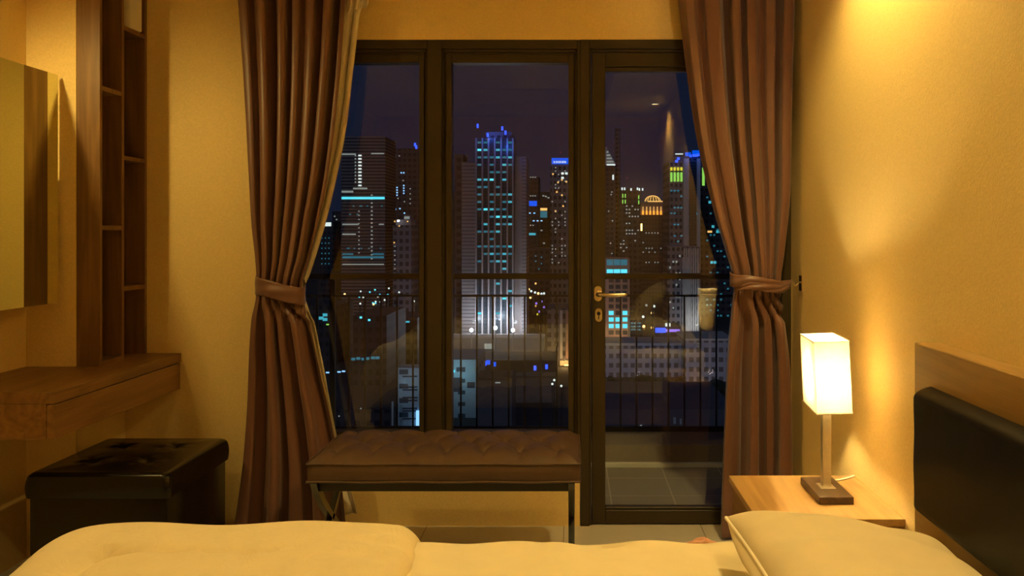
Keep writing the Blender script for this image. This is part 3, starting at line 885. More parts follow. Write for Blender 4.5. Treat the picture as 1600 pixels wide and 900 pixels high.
# ------------------------------------------------------------------ the city
GZ = -45.0
EM = {'cyan': emis('lit cyan', (.07, .50, .62), .9), 'cyan2': emis('lit bright cyan', (.10, .75, .90), 1.3), 'cyan3': emis('lit dim cyan', (.04, .26, .36), .55),
      'white': emis('lit white', (.75, .85, .80), 1.2), 'white2': emis('lit dim white', (.5, .55, .5), .5), 'warm': emis('lit warm', (1, .55, .15), 1.2), 'warm2': emis('lit orange', (1, .38, .04), 1.6),
      'blue': emis('lit blue', (.03, .08, 1), 2.2), 'bluew': emis('lit ice blue', (.25, .55, 1), 1.6), 'sign': emis('blue sign', (.0, .10, .9), 1.0), 'lime': emis('lit lime', (.35, .85, .12), .9),
      'yellow': emis('lit yellow', (.85, .75, .05), 1.0), 'red': emis('lit red', (1, .1, .08), .8), 'lamp': emis('street lamp glow', (.75, .85, 1), 9), 'fire': emis('golden glow', (1, .62, .16), 5), 'violet': emis('violet glow', (.35, .2, 1), 1.0),
      'lampw': emis('warm street lamp glow', (1, .55, .18), 3.5)}
struct('ground', B(-1500, 1500, 30, 3000, GZ - 1, GZ), plain('city ground', (.03, .03, .035), .9, bscale=.02))
bm = bmesh.new()

def tower(name, label, cat, x0, x1, ytop, Y, depth, mat, group=None, ybot=None):
    X0, X1 = wx(x0, Y), wx(x1, Y); zt = wz(ytop, Y); zb = GZ if ybot is None else wz(ybot, Y)
    r = thing(name, label, cat, ((X0 + X1) / 2, Y + depth / 2, zb), group)
    obj('facade', B(X0, X1, Y, Y + depth, zb, zt), mat, r)
    return r
_pm = {}
def lit(r, Y, mat, spots, w, h, name='lit_window', th=.25):
    """lamps behind windows: one small pane per window, w x h pixels at distance Y"""
    s = F / Y; me = None
    for (px, py) in spots:
        if me is None:
            bm = B(-w / 2 / s, w / 2 / s, -th, .02, -h / 2 / s, h / 2 / s); me = bpy.data.meshes.new(name); bm.to_mesh(me); bm.free(); me.materials.append(EM[mat])
        o = bpy.data.objects.new(name, me); COL.objects.link(o); o.parent = r
        o.location = Vector((wx(px, Y), Y - .02, wz(py, Y))) - WORLD[r]
def part(r, name, x0, x1, y0, y1, Y, d0, d1, mat, label=None):
    return obj(name, B(wx(x0, Y), wx(x1, Y), Y + d0, Y + d1, wz(y1, Y), wz(y0, Y)), mat, r, label=label)
rd = random.Random(7)
FA = {'brown': facade('brown tower', (.30, .24, .21), (.05, .05, .06), 3.0, 1.6, .98, .5),
      'ribs': facade('ribbed stone', (.36, .29, .27), (.16, .13, .13), 400, 1.45, .99, .35),
      'glassE': facade('curtain wall', (.05, .055, .065), (.015, .03, .04), 1.2, 1.47, .75, .6, .3),
      'dark': facade('dark block', (.06, .06, .07), (.02, .022, .03), 2.2, 3.2, .55, .5),
      'dark2': facade('dark office', (.085, .08, .09), (.025, .025, .035), 3.0, 3.4, .6, .5),
      'grey': facade('grey office', (.17, .16, .18), (.03, .03, .04), 2.5, 3.2, .55, .55),
      'stone': facade('pale stone grid', (.24, .22, .24), (.03, .035, .045), 2.2, 3.4, .55, .5),
      'white': facade('white slab', (.36, .36, .42), (.13, .115, .12), 2.3, 3.0, .6, .5),
      'cyanw': facade('white tiled block', (.40, .50, .54), (.05, .08, .10), 5.2, 2.9, .35, .35),
      'pier': plain('stone pier', (.34, .28, .27), .8, bscale=.5), 'pierw': plain('pale pier', (.5, .48, .46), .8, bscale=.5),
      'roof': plain('flat roof', (.05, .055, .07), .8, bscale=.3), 'roof2': plain('parapet', (.10, .11, .14), .8, bscale=.3),
      'peach': plain('peach frame', (.45, .27, .2), .8, bscale=.5), 'black': plain('far dark wall', (.02, .02, .024), .8, bscale=.5)}

# --- behind the left pane
Y = 420
r = tower('office_tower', 'broad striped office tower with glowing white floors beyond the left window pane', 'tower', 533, 602, 213, Y, 25, FA['brown'])
for (a, b, y, h, m_) in ((534, 601, 309.5, 3.6, 'cyan2'), (534, 556, 241, 2.2, 'white2'), (580, 600, 240, 1.8, 'white2'), (534, 552, 299.5, 3, 'white2'), (552, 574, 294.5, 2.4, 'white2'), (535, 600, 402, 3, 'cyan3'), (535, 552, 397, 2.2, 'cyan3'), (582, 600, 397, 2.2, 'cyan3'), (535, 560, 350.5, 2, 'white2'), (535, 556, 366, 2, 'white2'), (592, 600, 350.5, 1.6, 'white2'), (535, 600, 413, 1.5, 'white2')):
    part(r, 'lit_floor', a, b, y - h / 2, y + h / 2, Y, -.3, .1, EM[m_])
lit(r, Y, 'white', [(562.5, 243 + 5.2 * k) for k in range(10)], 5, 2.2)
lit(r, Y, 'white2', [(555.5, 243 + 5.2 * k) for k in range(9)], 2, 2)
lit(r, Y, 'white2', [(581, 305 + 6.2 * k) for k in range(17)], 2.6, 2)
lit(r, Y, 'white2', [(561, 330 + 6.5 * k) for k in range(12)], 2, 1.6)
lit(r, Y, 'cyan3', [(rd.uniform(540, 598), rd.choice([322, 335, 360, 378, 388, 408])) for k in range(14)], 2.4, 1.6)
Y = 520
r = tower('office_tower', 'dim office tower dotted with blue lights beside the left mullion', 'tower', 604, 656, 232, Y, 30, FA['dark2'])
lit(r, Y, 'bluew', [(604, 270), (615, 270), (627, 270), (631, 270)] + [(609, 290 + 4 * k) for k in range(3)] + [(620.5, 293 + 4 * k) for k in range(4)] + [(631, 290 + 4 * k) for k in range(4)] + [(rd.uniform(606, 615), rd.uniform(327, 337)) for k in range(7)] + [(625, 326), (632, 333), (618, 327)], 2, 2)
lit(r, Y, 'white2', [(618, 243.5), (624, 243.5), (641, 295), (641, 303), (641, 311), (641, 318), (630, 282), (612, 315), (632, 315), (622, 310)], 1.8, 1.8)
lit(r, Y, 'blue', [(648.5, 226), (650.5, 230)], 3, 5, 'beacon')
Y = 360
r = tower('apartment_tower', 'small pale apartment tower with a lit rooftop block in the left window pane', 'tower', 614, 642, 352, Y, 18, FA['grey'])
part(r, 'rooftop', 617, 640, 343, 352, Y, 2, 14, FA['pier']); part(r, 'rooftop', 628, 638, 336, 343, Y, 4, 12, FA['pier'])
part(r, 'lit_floor', 629, 637, 338, 342, Y, 3.7, 4.1, EM['white2'])
lit(r, Y, 'lamp', [(622.5, 345)], 3, 3, 'beacon')
lit(r, Y, 'warm', [(617, 346), (637, 346), (624, 353), (616, 379)], 2, 2)
lit(r, Y, 'white2', [(617, 385 + 7 * k) for k in range(7)] + [(611, 430)], 1.8, 1.6)
Y = 480
r = tower('apartment_tower', 'narrow dark tower with a white top strip beside the cream sheer curtain', 'tower', 496, 521, 346, Y, 20, FA['dark'])
part(r, 'lit_floor', 506, 517.5, 347.5, 353.5, Y, -.3, .1, EM['white'])
lit(r, Y, 'cyan3', [(503 + 5.5 * (k % 3), 372 + 8 * (k // 3)) for k in range(18)], 1.4, 2)
r = tower('office_tower', 'low dark office slab between the striped tower and the cream sheer curtain', 'tower', 519, 536, 330, 560, 20, FA['dark'])
lit(r, 560, 'white2', [(523, 338), (526, 343), (525, 349), (527, 352)], 2, 2)
lit(r, 560, 'warm', [(530, 360)], 2, 2)
Y = 260
r = tower('office_block', 'dark flat-roofed office block low in the left window pane with a few cyan lights', 'building', 551, 604, 493, Y, 30, FA['dark'])
lit(r, Y, 'cyan2', [(564, 496), (577, 500)], 3.5, 3)
lit(r, Y, 'cyan3', [(552, 561), (560, 560), (568, 561), (574, 560), (583, 559), (590, 559)], 6, 4)
lit(r, Y, 'bluew', [(512, 582), (530, 581), (537, 580)], 5, 2)
r = tower('office_block', 'dark block with one long cyan strip light near the left mullion', 'building', 608, 652, 497, 302, 25, FA['dark2'])
part(r, 'lit_floor', 613, 640, 501.5, 504, 302, -.3, .1, EM['cyan'])
r = tower('apartment_block', 'low dark block with a small cyan lit bay close beside the sheer curtain', 'building', 480, 524, 478, 300, 25, FA['dark'])
lit(r, 300, 'cyan', [(508, 492), (508, 499), (502, 497)], 7, 4.5)
lit(r, 300, 'lime', [(512, 507)], 4, 2)
Y = 175
r = tower('hotel_block', 'pale blue-lit block with dark window slots and a glowing vertical sign above the bench', 'building', 621, 668, 575, Y, 5, FA['cyanw'])
for y in (587, 603.5, 608, 620, 624.5, 637, 641, 653): part(r, 'window_slot', 629, 652, y, y + 2.2, Y, -.1, .1, FA['roof'])
part(r, 'sign', 651, 656, 641, 666, Y, -.8, -.2, EM['bluew'], 'glowing blue-white vertical sign'); part(r, 'sign', 651, 656, 670.5, 675, Y, -.8, -.2, EM['bluew'])
part(r, 'pier', 615, 617.5, 625, 690, Y, -2, -1.5, FA['pierw']); part(r, 'pier', 622, 624.5, 625, 690, Y, -2, -1.5, FA['pierw'])

# --- behind the middle pane: the tall central tower
Y = 345
r = tower('skyscraper', 'tall central skyscraper with cyan windows in six bays, topped by blue beacons', 'tower', 743, 801, 216, Y, 26, FA['glassE'])
part(r, 'crown', 757, 799, 205, 216, Y, 2, 20, FA['grey'])
part(r, 'wing', 720, 742, 252, 545, Y, 3, 24, FA['ribs']); part(r, 'wing', 803, 822, 244, 545, Y, 2, 24, FA['ribs'])
part(r, 'link', 706, 720, 238, 545, Y, 8, 22, FA['dark2'])
for x in (744, 753.8, 763.5, 773.2, 783, 792.8, 801.5): part(r, 'pier', x - 1.1, x + 1.1, 216, 545, Y, -.8, .3, FA['pier'])
cols = [749, 758.7, 768.4, 778, 788, 797]; groups = {'cyan': [], 'cyan2': [], 'cyan3': []}
for k in range(25):
    y = 222.7 + 11.6 * k
    if y > 500: break
    for x in cols:
        q = rd.random()
        if q < .22: groups['cyan'].append((x, y))
        elif q < .28: groups['cyan2'].append((x, y))
        elif q < .62: groups['cyan3'].append((x, y))
for k in range(14):
    y = 268 + 11.6 * k
    if rd.random() < .7: groups['cyan3'].append((734, y))
    if rd.random() < .6: groups['cyan3'].append((810, y))
tot = 0
for k_, lim in (('cyan2', 15), ('cyan', 38), ('cyan3', 45)): lit(r, Y, k_, groups[k_][:lim], 6, 3.2)
lit(r, Y, 'blue', [(746.5, 197), (785, 201), (790, 207.5), (762, 211)], 2.6, 6, 'beacon', 1)
for px_, py_, e_ in ((765, 214, 1500), (792, 230, 1100), (1080, 238, 1200)):
    l = bpy.data.lights.new('crown_lamp', 'POINT'); l.energy = e_; l.color = (.04, .18, 1); l.shadow_soft_size = .6
    o = bpy.data.objects.new('crown_lamp', l); COL.objects.link(o); YY = 345 if px_ < 900 else 420; o.location = (wx(px_, YY), YY - 4, wz(py_, YY))
Y = 330
r = tower('podium_building', 'long pale podium at the foot of the central skyscraper with three floodlights', 'building', 700, 850, 528, Y, 12, plain('podium wall', (.34, .35, .34), .8, bscale=.3))
part(r, 'parapet', 700, 850, 522, 528, Y, -.5, .5, FA['pierw']); part(r, 'lit_floor', 757, 772, 537, 545, Y, -.3, .1, EM['white2'])
for x, y in ((738.5, 514), (775.5, 510.5), (802.5, 514)):
    s = F / Y; X, Z = wx(x, Y), wz(y, Y)
    bm = bmesh.new(); tube(bm, [(X, Y - 4, wz(545, Y)), (X, Y - 4, Z)], .25, 6); obj('pole', bm, FA['pierw'], r)
    bm = bmesh.new(); bmesh.ops.create_icosphere(bm, subdivisions=2, radius=.75, matrix=Matrix.Translation((X, Y - 4, Z))); obj('floodlight', bm, EM['lamp'], r)
    l = bpy.data.lights.new('floodlight_lamp', 'POINT'); l.energy = 5200; l.color = (.72, .85, 1); l.shadow_soft_size = .8
    o = bpy.data.objects.new('floodlight_lamp', l); COL.objects.link(o); o.location = (X, Y + 8, Z + 2)
Y = 400
r = tower('office_tower', 'grey tower crowned by a blue lit sign at the edge of the middle pane', 'tower', 860, 905, 257, Y, 25, FA['stone'])
sg = part(r, 'sign', 862, 905, 247, 256.5, Y, -.6, .2, EM['sign'], 'blue lit rooftop sign with illegible white lettering')
for k, (x, w) in enumerate(((865.3, .5), (867, 1), (869.5, .6), (870.6, .9), (872.6, .5), (874, .9), (875.6, .9), (877.2, .5), (878.8, .9), (880.4, .9), (882.2, .9), (884, .9))):
    obj('letter', B(wx(x - w / 2, Y), wx(x + w / 2, Y), Y - .9, Y - .6, wz(255, Y), wz(251.5 + .6 * (k % 2), Y)), EM['white'], sg)
lit(r, Y, 'white', [(879, 271), (885, 271), (879, 278)], 4, 3.2)
lit(r, Y, 'warm', [(864, 272), (872, 285), (878, 281), (885, 284), (870, 300), (878, 305), (868, 330), (880, 322)], 2.4, 2.4)
lit(r, Y, 'white2', [(859 + rd.choice([4, 9, 14, 19, 24]), 262 + 5.3 * rd.randrange(30)) for k in range(46)], 1.8, 2)
lit(r, Y, 'red', [(876, 238)], 1.4, 1.4, 'beacon')
Y = 560
r = tower('office_tower', 'dark tower with rows of blue and white lights right of the central skyscraper', 'tower', 820, 842, 276, Y, 25, FA['dark'])
lit(r, Y, 'white2', [(822 + 3.6 * k, 277) for k in range(5)] + [(822 + 3.6 * k, 306) for k in range(5)] + [(823, 352), (829, 352), (833, 352)], 2, 1.8)
part(r, 'lit_floor', 826, 839, 314, 322, Y, -.3, .1, EM['sign']); part(r, 'lit_floor', 823, 837, 364, 367.5, Y, -.3, .1, EM['cyan'])
lit(r, Y, 'bluew', [(828, 333), (835, 333), (834, 345), (840, 345), (846, 345)], 3, 1.6)
r = tower('office_tower', 'low dark tower with an amber lit floor between the blue lit towers', 'tower', 842, 862, 300, 620, 25, FA['dark'])
part(r, 'lit_floor', 842, 855, 325, 329, 620, -.3, .1, EM['warm']); lit(r, 620, 'white2', [(849, 306), (853, 307), (857, 309), (846, 360), (850, 380), (846, 405)], 3, 2)
part(r, 'lit_floor', 842, 855, 330, 340, 620, -.3, .1, EM['cyan3'])
r = tower('office_tower', 'dark tower standing low behind the skyscraper with tiny teal lights', 'tower', 820, 862, 388, 480, 20, FA['dark2'])
lit(r, 480, 'cyan3', [(837, 400), (846, 402), (837, 408), (846, 412), (842, 420)], 2, 2)
Y = 300
r = tower('residential_tower', 'pale tower with a golden lit base at the right edge of the middle pane', 'tower', 855, 900, 482, Y, 20, FA['grey'])
part(r, 'pier', 875, 879, 485, 560, Y, -.6, .2, FA['pierw']); part(r, 'pier', 884, 889, 485, 560, Y, -.6, .2, FA['peach'])
part(r, 'lit_floor', 875, 889, 563, 579, Y, -1.2, -.6, EM['warm']); part(r, 'lit_floor', 882, 889, 569, 577, Y, -1.6, -1.2, EM['fire'])
part(r, 'lit_floor', 885, 888, 580, 600, Y, -.6, .1, EM['warm'])
l = bpy.data.lights.new('entrance_lamp', 'POINT'); l.energy = 1500; l.color = (1, .55, .18); l.shadow_soft_size = .6
o = bpy.data.objects.new('entrance_lamp', l); COL.objects.link(o); o.location = (wx(882, Y), Y - 6, wz(560, Y))
Y = 215
r = tower('apartment_block', 'white tiled block glowing cyan at the lower left of the middle pane', 'building', 690, 746, 562, Y, 20, FA['cyanw'])
for a, b, y0, y1 in ((713, 716.5, 574, 581), (720, 727, 574, 581), (706, 722, 590, 612), (730, 742, 597, 606)): part(r, 'window', a, b, y0, y1, Y, -.1, .1, FA['roof'])
lit(r, Y, 'cyan2', [(709, 580)], 4, 3)
l = bpy.data.lights.new('facade_fill', 'POINT'); l.energy = 520; l.color = (.4, .85, 1); l.shadow_soft_size = .6  # unseen light added to brighten the tiled block's front
o = bpy.data.objects.new('facade_fill', l); COL.objects.link(o); o.location = (wx(718, Y), Y - 5, wz(578, Y))
l = bpy.data.lights.new('facade_fill', 'POINT'); l.energy = 170; l.color = (.5, .8, 1); l.shadow_soft_size = .6  # another added light without a fixture, for the hotel front
o = bpy.data.objects.new('facade_fill', l); COL.objects.link(o); o.location = (wx(640, 175), 175 - 4.5, wz(592, 175))
Y = 190
r = tower('warehouse', 'large dark flat-roofed warehouse low in the middle pane', 'building', 745, 800, 594, Y, 10, FA['roof2'])
part(r, 'roof', 744, 801, 590, 594, Y, -.5, 10, FA['roof']); part(r, 'lit_floor', 774, 782, 597, 598.5, Y, -.3, .1, EM['white2'])
r = tower('warehouse', 'dark low building with a blue-grey parapet right of the flat-roofed warehouse', 'building', 806, 868, 590, 234, 6, FA['roof2'])
part(r, 'roof', 805, 869, 587, 590, 234, -.5, 6, FA['roof'])
Y = 268
r = tower('pavilion', 'long low dark pavilion with four blue glowing lights', 'building', 746, 870, 563, Y, 20, FA['black'])
lit(r, Y, 'blue', [(758, 568), (836, 575), (854, 573)], 4, 7, 'blue_light'); lit(r, Y, 'sign', [(763, 566), (772, 569)], 6, 7, 'blue_light')

# --- behind the door
Y = 600
r = tower('stepped_tower', 'slim tower with a pale stepped crown beside the door stile', 'tower', 930, 960, 258, Y, 20, FA['dark2'])
for k in range(6): part(r, 'crown_tier', 938, 961 - 2.4 * k, 258 - 5 * (k + 1), 258 - 5 * k, Y, 1 + k, 16 - k, FA['pierw'])
for k, (x, w) in enumerate(((955, 14), (954, 11), (953, 8), (951, 7), (949, 5))): part(r, 'lit_floor', 948, x + w / 2.2, 256.5 - 5.2 * k, 258.5 - 5.2 * k, Y, -.2 + k, .5 + k, EM['white'] if k == 0 else EM['white2'])
lit(r, Y, 'white', [(958, 277)], 2.6, 8); lit(r, Y, 'white2', [(956, 300), (955, 304), (951, 330), (957, 345), (954, 380), (956, 396)], 2, 2)
r = tower('office_tower', 'thin pale concrete tower edge rising beside the slim stepped tower', 'tower', 962, 969, 200, 620, 12, FA['grey'])
Y = 500
r = tower('office_tower', 'dark tower with white rooftop lights and pale green columns behind the door glass', 'tower', 968, 1001, 294, Y, 22, FA['dark2'])
lit(r, Y, 'white', [(972, 295), (976, 295), (986, 296), (996, 295), (999, 296), (1004, 296)], 2.2, 4)
lit(r, Y, 'lime', [(973, 306), (977, 306), (973, 315), (977, 315), (998, 308), (998, 316)], 1.6, 6)
lit(r, Y, 'white2', [(970 + 4.5 * rd.randrange(7), 322 + 5.4 * rd.randrange(14)) for k in range(40)], 2.4, 2)
lit(r, Y, 'red', [(980, 278)], 1.4, 1.4, 'beacon')
Y = 640
r = tower('domed_tower', 'dark tower with a golden lit dome and orange uplit cornice', 'tower', 996, 1047, 336, Y, 24, FA['dark'])
s = F / Y; cxw, cyw = wx(1022, Y), Y + 11
bm = bmesh.new(); lathe(bm, [(12.2 * math.cos(t) / s, wz(314, Y) + 8.8 * math.sin(t) / s) for t in [PI / 2 * k / 8 for k in range(8)]] + [(0, wz(305.2, Y))], (cxw, cyw, 0), 24)
obj('dome', bm, plain('gilded dome', (.45, .3, .12), .5), r, smooth='all')
for k in range(9):
    a = PI + PI * k / 8; bm = bmesh.new()
    tube(bm, [(cxw + 12.5 * math.cos(a) * math.cos(t) / s, cyw + 12.5 * math.sin(a) * math.cos(t) / s, wz(314, Y) + 9.2 * math.sin(t) / s) for t in [PI / 2 * q / 8 for q in range(9)]], .25, 5)
    obj('dome_rib', bm, EM['warm'], r)
part(r, 'cornice', 1001, 1047, 316, 318.5, Y, -1.5, 22, FA['peach']); part(r, 'lit_floor', 1012, 1035, 314, 315.5, Y, -2, -.5, EM['warm'])
part(r, 'drum', 999, 1047, 318.5, 336, Y, -.5, 22, FA['peach'])
for k in range(9):
    x = 999 + 5.6 * k; part(r, 'uplit_arc', x - 1.3, x + 1.3, 329.5, 335.5, Y, -1.2, -.6, EM['warm2']); part(r, 'uplit_arc', x - .5, x + .5, 323, 329.5, Y, -1.1, -.6, EM['warm'])  # glowing strips stand in for light thrown up the drum
lit(r, Y, 'fire', [(1001, 355)], 5, 11)
lit(r, Y, 'white2', [(1005 + 4.6 * rd.randrange(9), rd.choice([364, 379, 388, 394, 410, 427])) for k in range(36)], 1.8, 1.8)
Y = 420
r = tower('office_tower', 'tall pale stone tower with lime green top windows and a blue glowing roof', 'tower', 1046, 1094, 251, Y, 30, FA['stone'])
part(r, 'penthouse', 1056, 1100, 244, 251, Y, 3, 25, FA['grey']); part(r, 'bay', 1077, 1088, 252, 510, Y, -.3, .2, FA['glassE'])
for a, b in ((1068, 1076), (1089, 1094)): part(r, 'pier', a, b, 248, 510, Y, -.9, .2, FA['pierw'])
lit(r, Y, 'lime', [(1049 + 5.2 * k, 276.5) for k in range(4)], 3.4, 14.5); lit(r, Y, 'yellow', [(1049 + 5.2 * k, 264) for k in range(4)], 3.4, 5)
lit(r, Y, 'cyan', [(1082, 258.5), (1082, 263), (1082, 289), (1082, 297), (1082, 326), (1085, 334), (1082, 382), (1082, 400)], 9, 3)
lit(r, Y, 'cyan3', [(1082, 360), (1082, 372), (1082, 412), (1079, 340)], 7, 3); lit(r, Y, 'sign', [(1080, 337), (1080, 344)], 2, 6)
lit(r, Y, 'cyan3', [(1049 + 5.2 * rd.randrange(4), 298 + 8.8 * rd.randrange(15)) for k in range(24)], 3.2, 2.6)
lit(r, Y, 'blue', [(1057, 252), (1060, 248), (1079, 243.5), (1084, 243), (1091, 242), (1096, 242), (1088, 243)], 4, 4, 'roof_light'); lit(r, Y, 'sign', [(1075, 241), (1086, 238), (1095, 238)], 9, 6, 'roof_light')
part(r, 'lit_floor', 1056, 1068, 239.2, 240.8, Y, 2, 2.5, EM['white'])
r = tower('office_tower', 'wide dark tower dotted with teal lights behind the right curtain edge', 'tower', 1095, 1160, 262, 470, 30, FA['dark2'])
part(r, 'lit_floor', 1097, 1101, 262, 290, 470, -.3, .1, EM['lime'])
lit(r, 470, 'cyan3', [(1105 + 5.4 * rd.randrange(9), 300 + 8.4 * rd.randrange(24)) for k in range(70)], 3, 2.6)
lit(r, 470, 'cyan', [(1109, 316), (1114, 354), (1121, 362), (1126, 362), (1112, 410), (1117, 410)], 4, 4); lit(r, 470, 'warm', [(1109, 362)], 7, 3)
Y = 370
r = tower('office_block', 'peach framed office block with bright cyan windows behind the door handle', 'building', 940, 984, 404, Y, 22, FA['peach'])
for y, h, m_ in ((410, 9, 'cyan3'), (424, 6.5, 'cyan2')):
    for x in (953, 964, 975): part(r, 'lit_floor', x - 5, x + 5, y - h / 2, y + h / 2, Y, -.2, .1, EM[m_])
for k in range(9):
    y = 438 + 10.2 * k
    for j, x in enumerate((955, 965.5, 976.5)):
        bright = k in (5, 6, 7) and not (k == 5 and j == 1)
        part(r, 'lit_window' if bright else 'window', x - 3.8, x + 3.8, y - 3.2, y + 3.2, Y, -.2, .1, EM['cyan2'] if bright else FA['roof'])
l = bpy.data.lights.new('facade_fill', 'POINT'); l.energy = 2600; l.color = (1, .62, .3); l.shadow_soft_size = .6  # added warm fill for the peach frames, source unseen
o = bpy.data.objects.new('facade_fill', l); COL.objects.link(o); o.location = (wx(965, Y), Y - 9, wz(530, Y))
Y = 410
r = tower('office_tower', 'pale ribbed tower with a floodlit base behind the door glass', 'tower', 1043, 1094, 385, Y - 12, 20, FA['stone'])
for x in (1069, 1072.5, 1076, 1079.5, 1083, 1086.5, 1090): part(r, 'pier', x - 1.1, x + 1.1, 388, 520, Y - 12, -1.0, .2, FA['pierw'])
part(r, 'pier', 1066, 1078, 402, 520, Y - 12, -.6, .2, FA['pierw'])
l = bpy.data.lights.new('facade_fill', 'POINT'); l.energy = 3200; l.color = (.9, .88, .85); l.shadow_soft_size = .6  # added fill brightening the foot of the ribbed tower, no fixture
o = bpy.data.objects.new('facade_fill', l); COL.objects.link(o); o.location = (wx(1078, Y), Y - 22, wz(500, Y))
lit(r, Y - 12, 'white2', [(1047 + 5 * rd.randrange(4), 400 + 9 * rd.randrange(10)) for k in range(12)], 2.6, 3)
Y = 275
r = tower('apartment_slab', 'long white slab building with rows of dark windows low behind the door glass', 'building', 935, 1070, 540, Y, 16, FA['white'])
part(r, 'roof', 935, 1071, 536, 540, Y, -.4, 16, FA['pierw'])
r = tower('apartment_slab', 'pinkish white slab building with barred windows joining the long white slab', 'building', 1070, 1145, 532, Y - 8, 20, FA['white'])
part(r, 'roof', 1069, 1146, 529, 532, Y - 8, -.4, 20, FA['pierw'])
l = bpy.data.lights.new('slab_fill', 'POINT'); l.energy = 1500; l.color = (.7, .75, 1); l.shadow_soft_size = .8  # added bluish fill for the long slab, no lamp seen there
o = bpy.data.objects.new('slab_fill', l); COL.objects.link(o); o.location = (wx(990, Y), Y - 22, wz(566, Y))
l = bpy.data.lights.new('slab_fill', 'POINT'); l.energy = 1100; l.color = (1, .8, .75); l.shadow_soft_size = .8  # added pinkish fill for the second slab, no lamp seen there
o = bpy.data.objects.new('slab_fill', l); COL.objects.link(o); o.location = (wx(1090, Y), Y - 26, wz(560, Y))
Y = 330
r = tower('shop_building', 'low building with a long violet blue lit fascia behind the door glass', 'building', 1024, 1064, 510, Y, 14, FA['dark2'])
part(r, 'fascia', 1024, 1040, 512.5, 519.5, Y, -.6, .1, EM['blue']); part(r, 'fascia', 1040, 1062, 514.5, 518.5, Y, -.6, .1, EM['violet'])
lit(r, Y, 'white', [(1041, 507.5), (1046, 507.5)], 3, 5)
r = tower('office_block', 'dark office block with rows of teal windows beside the peach framed block', 'building', 985, 1003, 500, 350, 16, FA['dark'])
lit(r, 350, 'cyan3', [(987.5 + 4 * k, 505 + 5 * j) for k in range(4) for j in range(3)], 3, 2.4)
r = tower('office_block', 'low dark terrace building at the bottom of the door glass', 'building', 930, 1150, 640, 160, 30, FA['roof2'])
for (x, y, w, h) in ((1052, 652, 4, 10), (1062, 654, 3, 9)): part(r, 'window', x, x + w, y, y + h, 160, -.2, .1, FA['cyanw'])
part(r, 'lit_floor', 1000, 1003, 664, 671, 160, -.3, .1, EM['white2'])
r = tower('office_block', 'dark grey office block at the lower left corner of the window view', 'building', 470, 612, 640, 190, 30, FA['dark'])
lit(r, 190, 'white2', [(564, 638), (530, 650)], 1.6, 1.6)
# distant skyline silhouettes
for i, (x0, x1, yt, Y, lab) in enumerate(((640, 712, 300, 800, 'far dark tower hidden mostly by the wide window mullion'), (842, 872, 330, 800, 'far dark tower behind the low amber lit tower'), (1000, 1050, 372, 900, 'far dark block behind the golden domed tower'), (470, 500, 372, 800, 'far dark block at the edge of the sheer curtain'))):
    tower('office_tower', lab, 'tower', x0, x1, yt, Y, 25, FA['dark'])

# trees under the white slab
def tree_clump(name, label, x0, x1, ytop, Y, seed):
    rn = random.Random(seed); bm = bmesh.new()
    X0, X1 = wx(x0, Y), wx(x1, Y); zt = wz(ytop, Y)
    r = thing(name, label, 'tree', ((X0 + X1) / 2, Y, GZ))
    w = (X1 - X0) / 2
    for k in range(26):
        a = rn.uniform(-1, 1); h = (1 - a * a) ** .5
        rr = w * rn.uniform(.22, .36)
        c = Vector((r.location.x + a * (w - rr), Y + rn.uniform(-.4, .4) * w, zt - rr - (1 - h * rn.uniform(.55, 1)) * (zt - GZ) * .5))
        bmesh.ops.create_icosphere(bm, subdivisions=2, radius=rr, matrix=Matrix.Translation(c))
    for v in bm.verts:
        v.co += Vector((rn.uniform(-1, 1), rn.uniform(-1, 1), rn.uniform(-1, 1))) * w * .03
    obj('crown', bm, M['tree'], r, smooth='all')
    bm = bmesh.new(); tube(bm, [(r.location.x, Y, GZ), (r.location.x, Y, (zt + GZ) / 2)], [.5, .3], 8); obj('trunk', bm, M['wood_dark'], r)
M['tree'] = plain('night foliage', (.035, .045, .025), .9, bscale=1.5)
for i, (x0, x1, yt, Y, lab) in enumerate(((930, 982, 588, 215, 'dark round tree before the white slab, beside the door stile'), (975, 1038, 584, 240, 'broad dark tree before the middle of the white slab'), (1036, 1088, 586, 218, 'dark tree before the join of the two slab buildings'), (1086, 1150, 592, 238, 'dark tree before the pinkish slab beside the right curtain'))):
    tree_clump('tree', lab, x0, x1, yt, Y, i + 40)

# street lights scattered over the ground, seen between the buildings
def street_lamp(px, py, Y, mat, label, group, rad=.55):
    X, Z = wx(px, Y), wz(py, Y); Z = max(Z, GZ + 3)
    r = thing('street_lamp', label, 'street light', (X, Y, GZ), group)
    bm = bmesh.new(); tube(bm, [(X, Y, GZ), (X, Y, Z)], .12, 6); obj('pole', bm, M['rail'], r)
    bm = bmesh.new(); bmesh.ops.create_icosphere(bm, subdivisions=2, radius=rad, matrix=Matrix.Translation((X, Y, Z))); obj('lamp_head', bm, EM[mat], r)
rs = random.Random(12)
for k in range(22):
    Y = 305 + 2.2 * k
    street_lamp(rs.uniform(520, 650) if k % 3 else rs.uniform(560, 610), 362 + 44.3 * F / Y * rs.uniform(.5, .62) + 0, Y * 1.0, rs.choice(['white', 'white', 'lampw', 'cyan2']), 'small street light glowing in the dark city seen through the left pane', 'street lights beyond the left pane', .36)
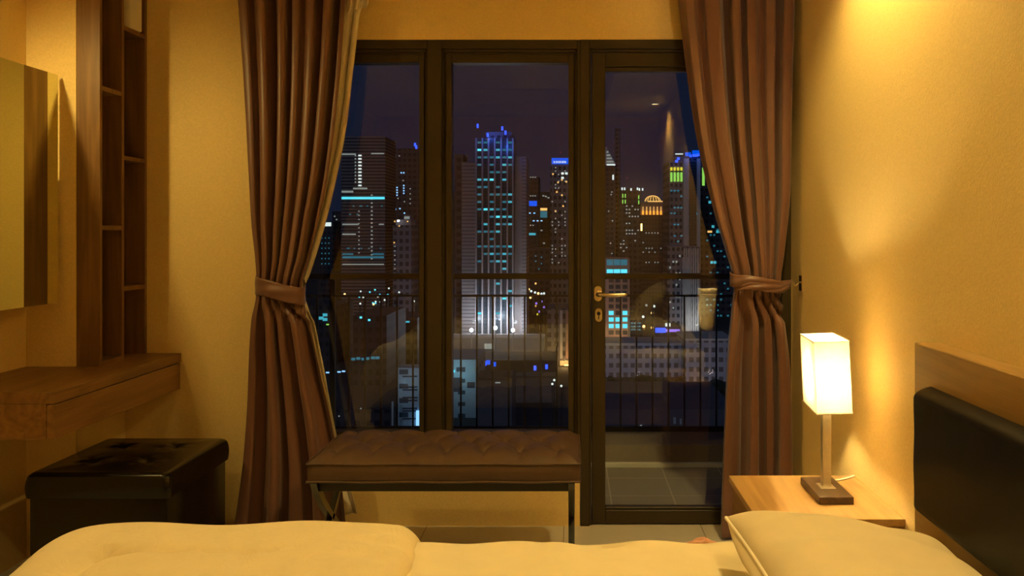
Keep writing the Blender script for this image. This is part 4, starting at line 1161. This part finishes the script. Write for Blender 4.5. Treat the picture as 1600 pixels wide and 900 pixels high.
for i_, (x, y, m_) in enumerate(((1006, 510, 'lampw'), (1019, 512, 'lampw'), (1005, 495, 'white'), (1019, 489, 'lampw'), (1022, 478.5, 'white'), (1010, 477, 'white2'))):
    street_lamp(x, y, 310 + 4 * i_, m_, 'small street light glowing beyond the white slab, seen through the door glass', 'street lights beyond the door', .5)
for i_, (x, y, m_) in enumerate(((823, 448, 'lampw'), (826, 452, 'lampw'), (830, 455, 'white'), (836, 457, 'white'), (841, 458.5, 'lampw'), (846, 459, 'white'), (850, 458.5, 'white'), (829, 465, 'lampw'), (838, 474, 'violet'), (846, 471, 'violet'), (850, 480, 'violet'), (837, 478, 'warm'), (843, 487, 'violet'), (840, 491, 'yellow'), (837, 443, 'warm'))):
    street_lamp(x, y, 376 + 4 * i_, m_, 'small bright road light right of the foot of the central skyscraper', 'road lights beside the skyscraper', .55)
for (x, y) in ((863, 600), (866, 594), (877, 603)): street_lamp(x, y, 180, 'white', 'small white light at the warehouse beside the golden lit base', 'white lights by the warehouse', .25)

# ------------------------------------------------------------------ world, added skyline fill, camera
w = bpy.data.worlds.new('night'); S.world = w; w.use_nodes = True
bg = w.node_tree.nodes['Background']; bg.inputs[0].default_value = (.0070, .0102, .0245, 1); bg.inputs[1].default_value = 1
sn = bpy.data.lights.new('skyline_fill', 'SUN'); sn.energy = .24; sn.color = (.66, .74, 1); sn.angle = math.radians(20)  # added sun lamp, lights the facades from behind the camera
so = bpy.data.objects.new('skyline_fill', sn); COL.objects.link(so); so.rotation_euler = Vector((.25, 1, -.55)).to_track_quat('-Z', 'Y').to_euler()

cam = bpy.data.cameras.new('camera'); co = bpy.data.objects.new('camera', cam); COL.objects.link(co)
co.location = (0, 0, EYE); co.rotation_euler = (PI / 2, 0, 0)
cam.sensor_width = 36; cam.lens = F / 1600 * 36
cam.shift_x = -(CX - 800) / 1600; cam.shift_y = -(450 - CY) / 1600
cam.clip_start = .02; cam.clip_end = 6000
S.camera = co
vs = S.view_settings; vs.view_transform = 'Standard'; vs.look = 'None'; vs.gamma = 1; vs.use_curve_mapping = False; vs.exposure = 0
S.cycles.use_denoising = True
S.cycles.max_bounces = 10; S.cycles.diffuse_bounces = 5; S.cycles.transparent_max_bounces = 16
S.cycles.sample_clamp_indirect = 60
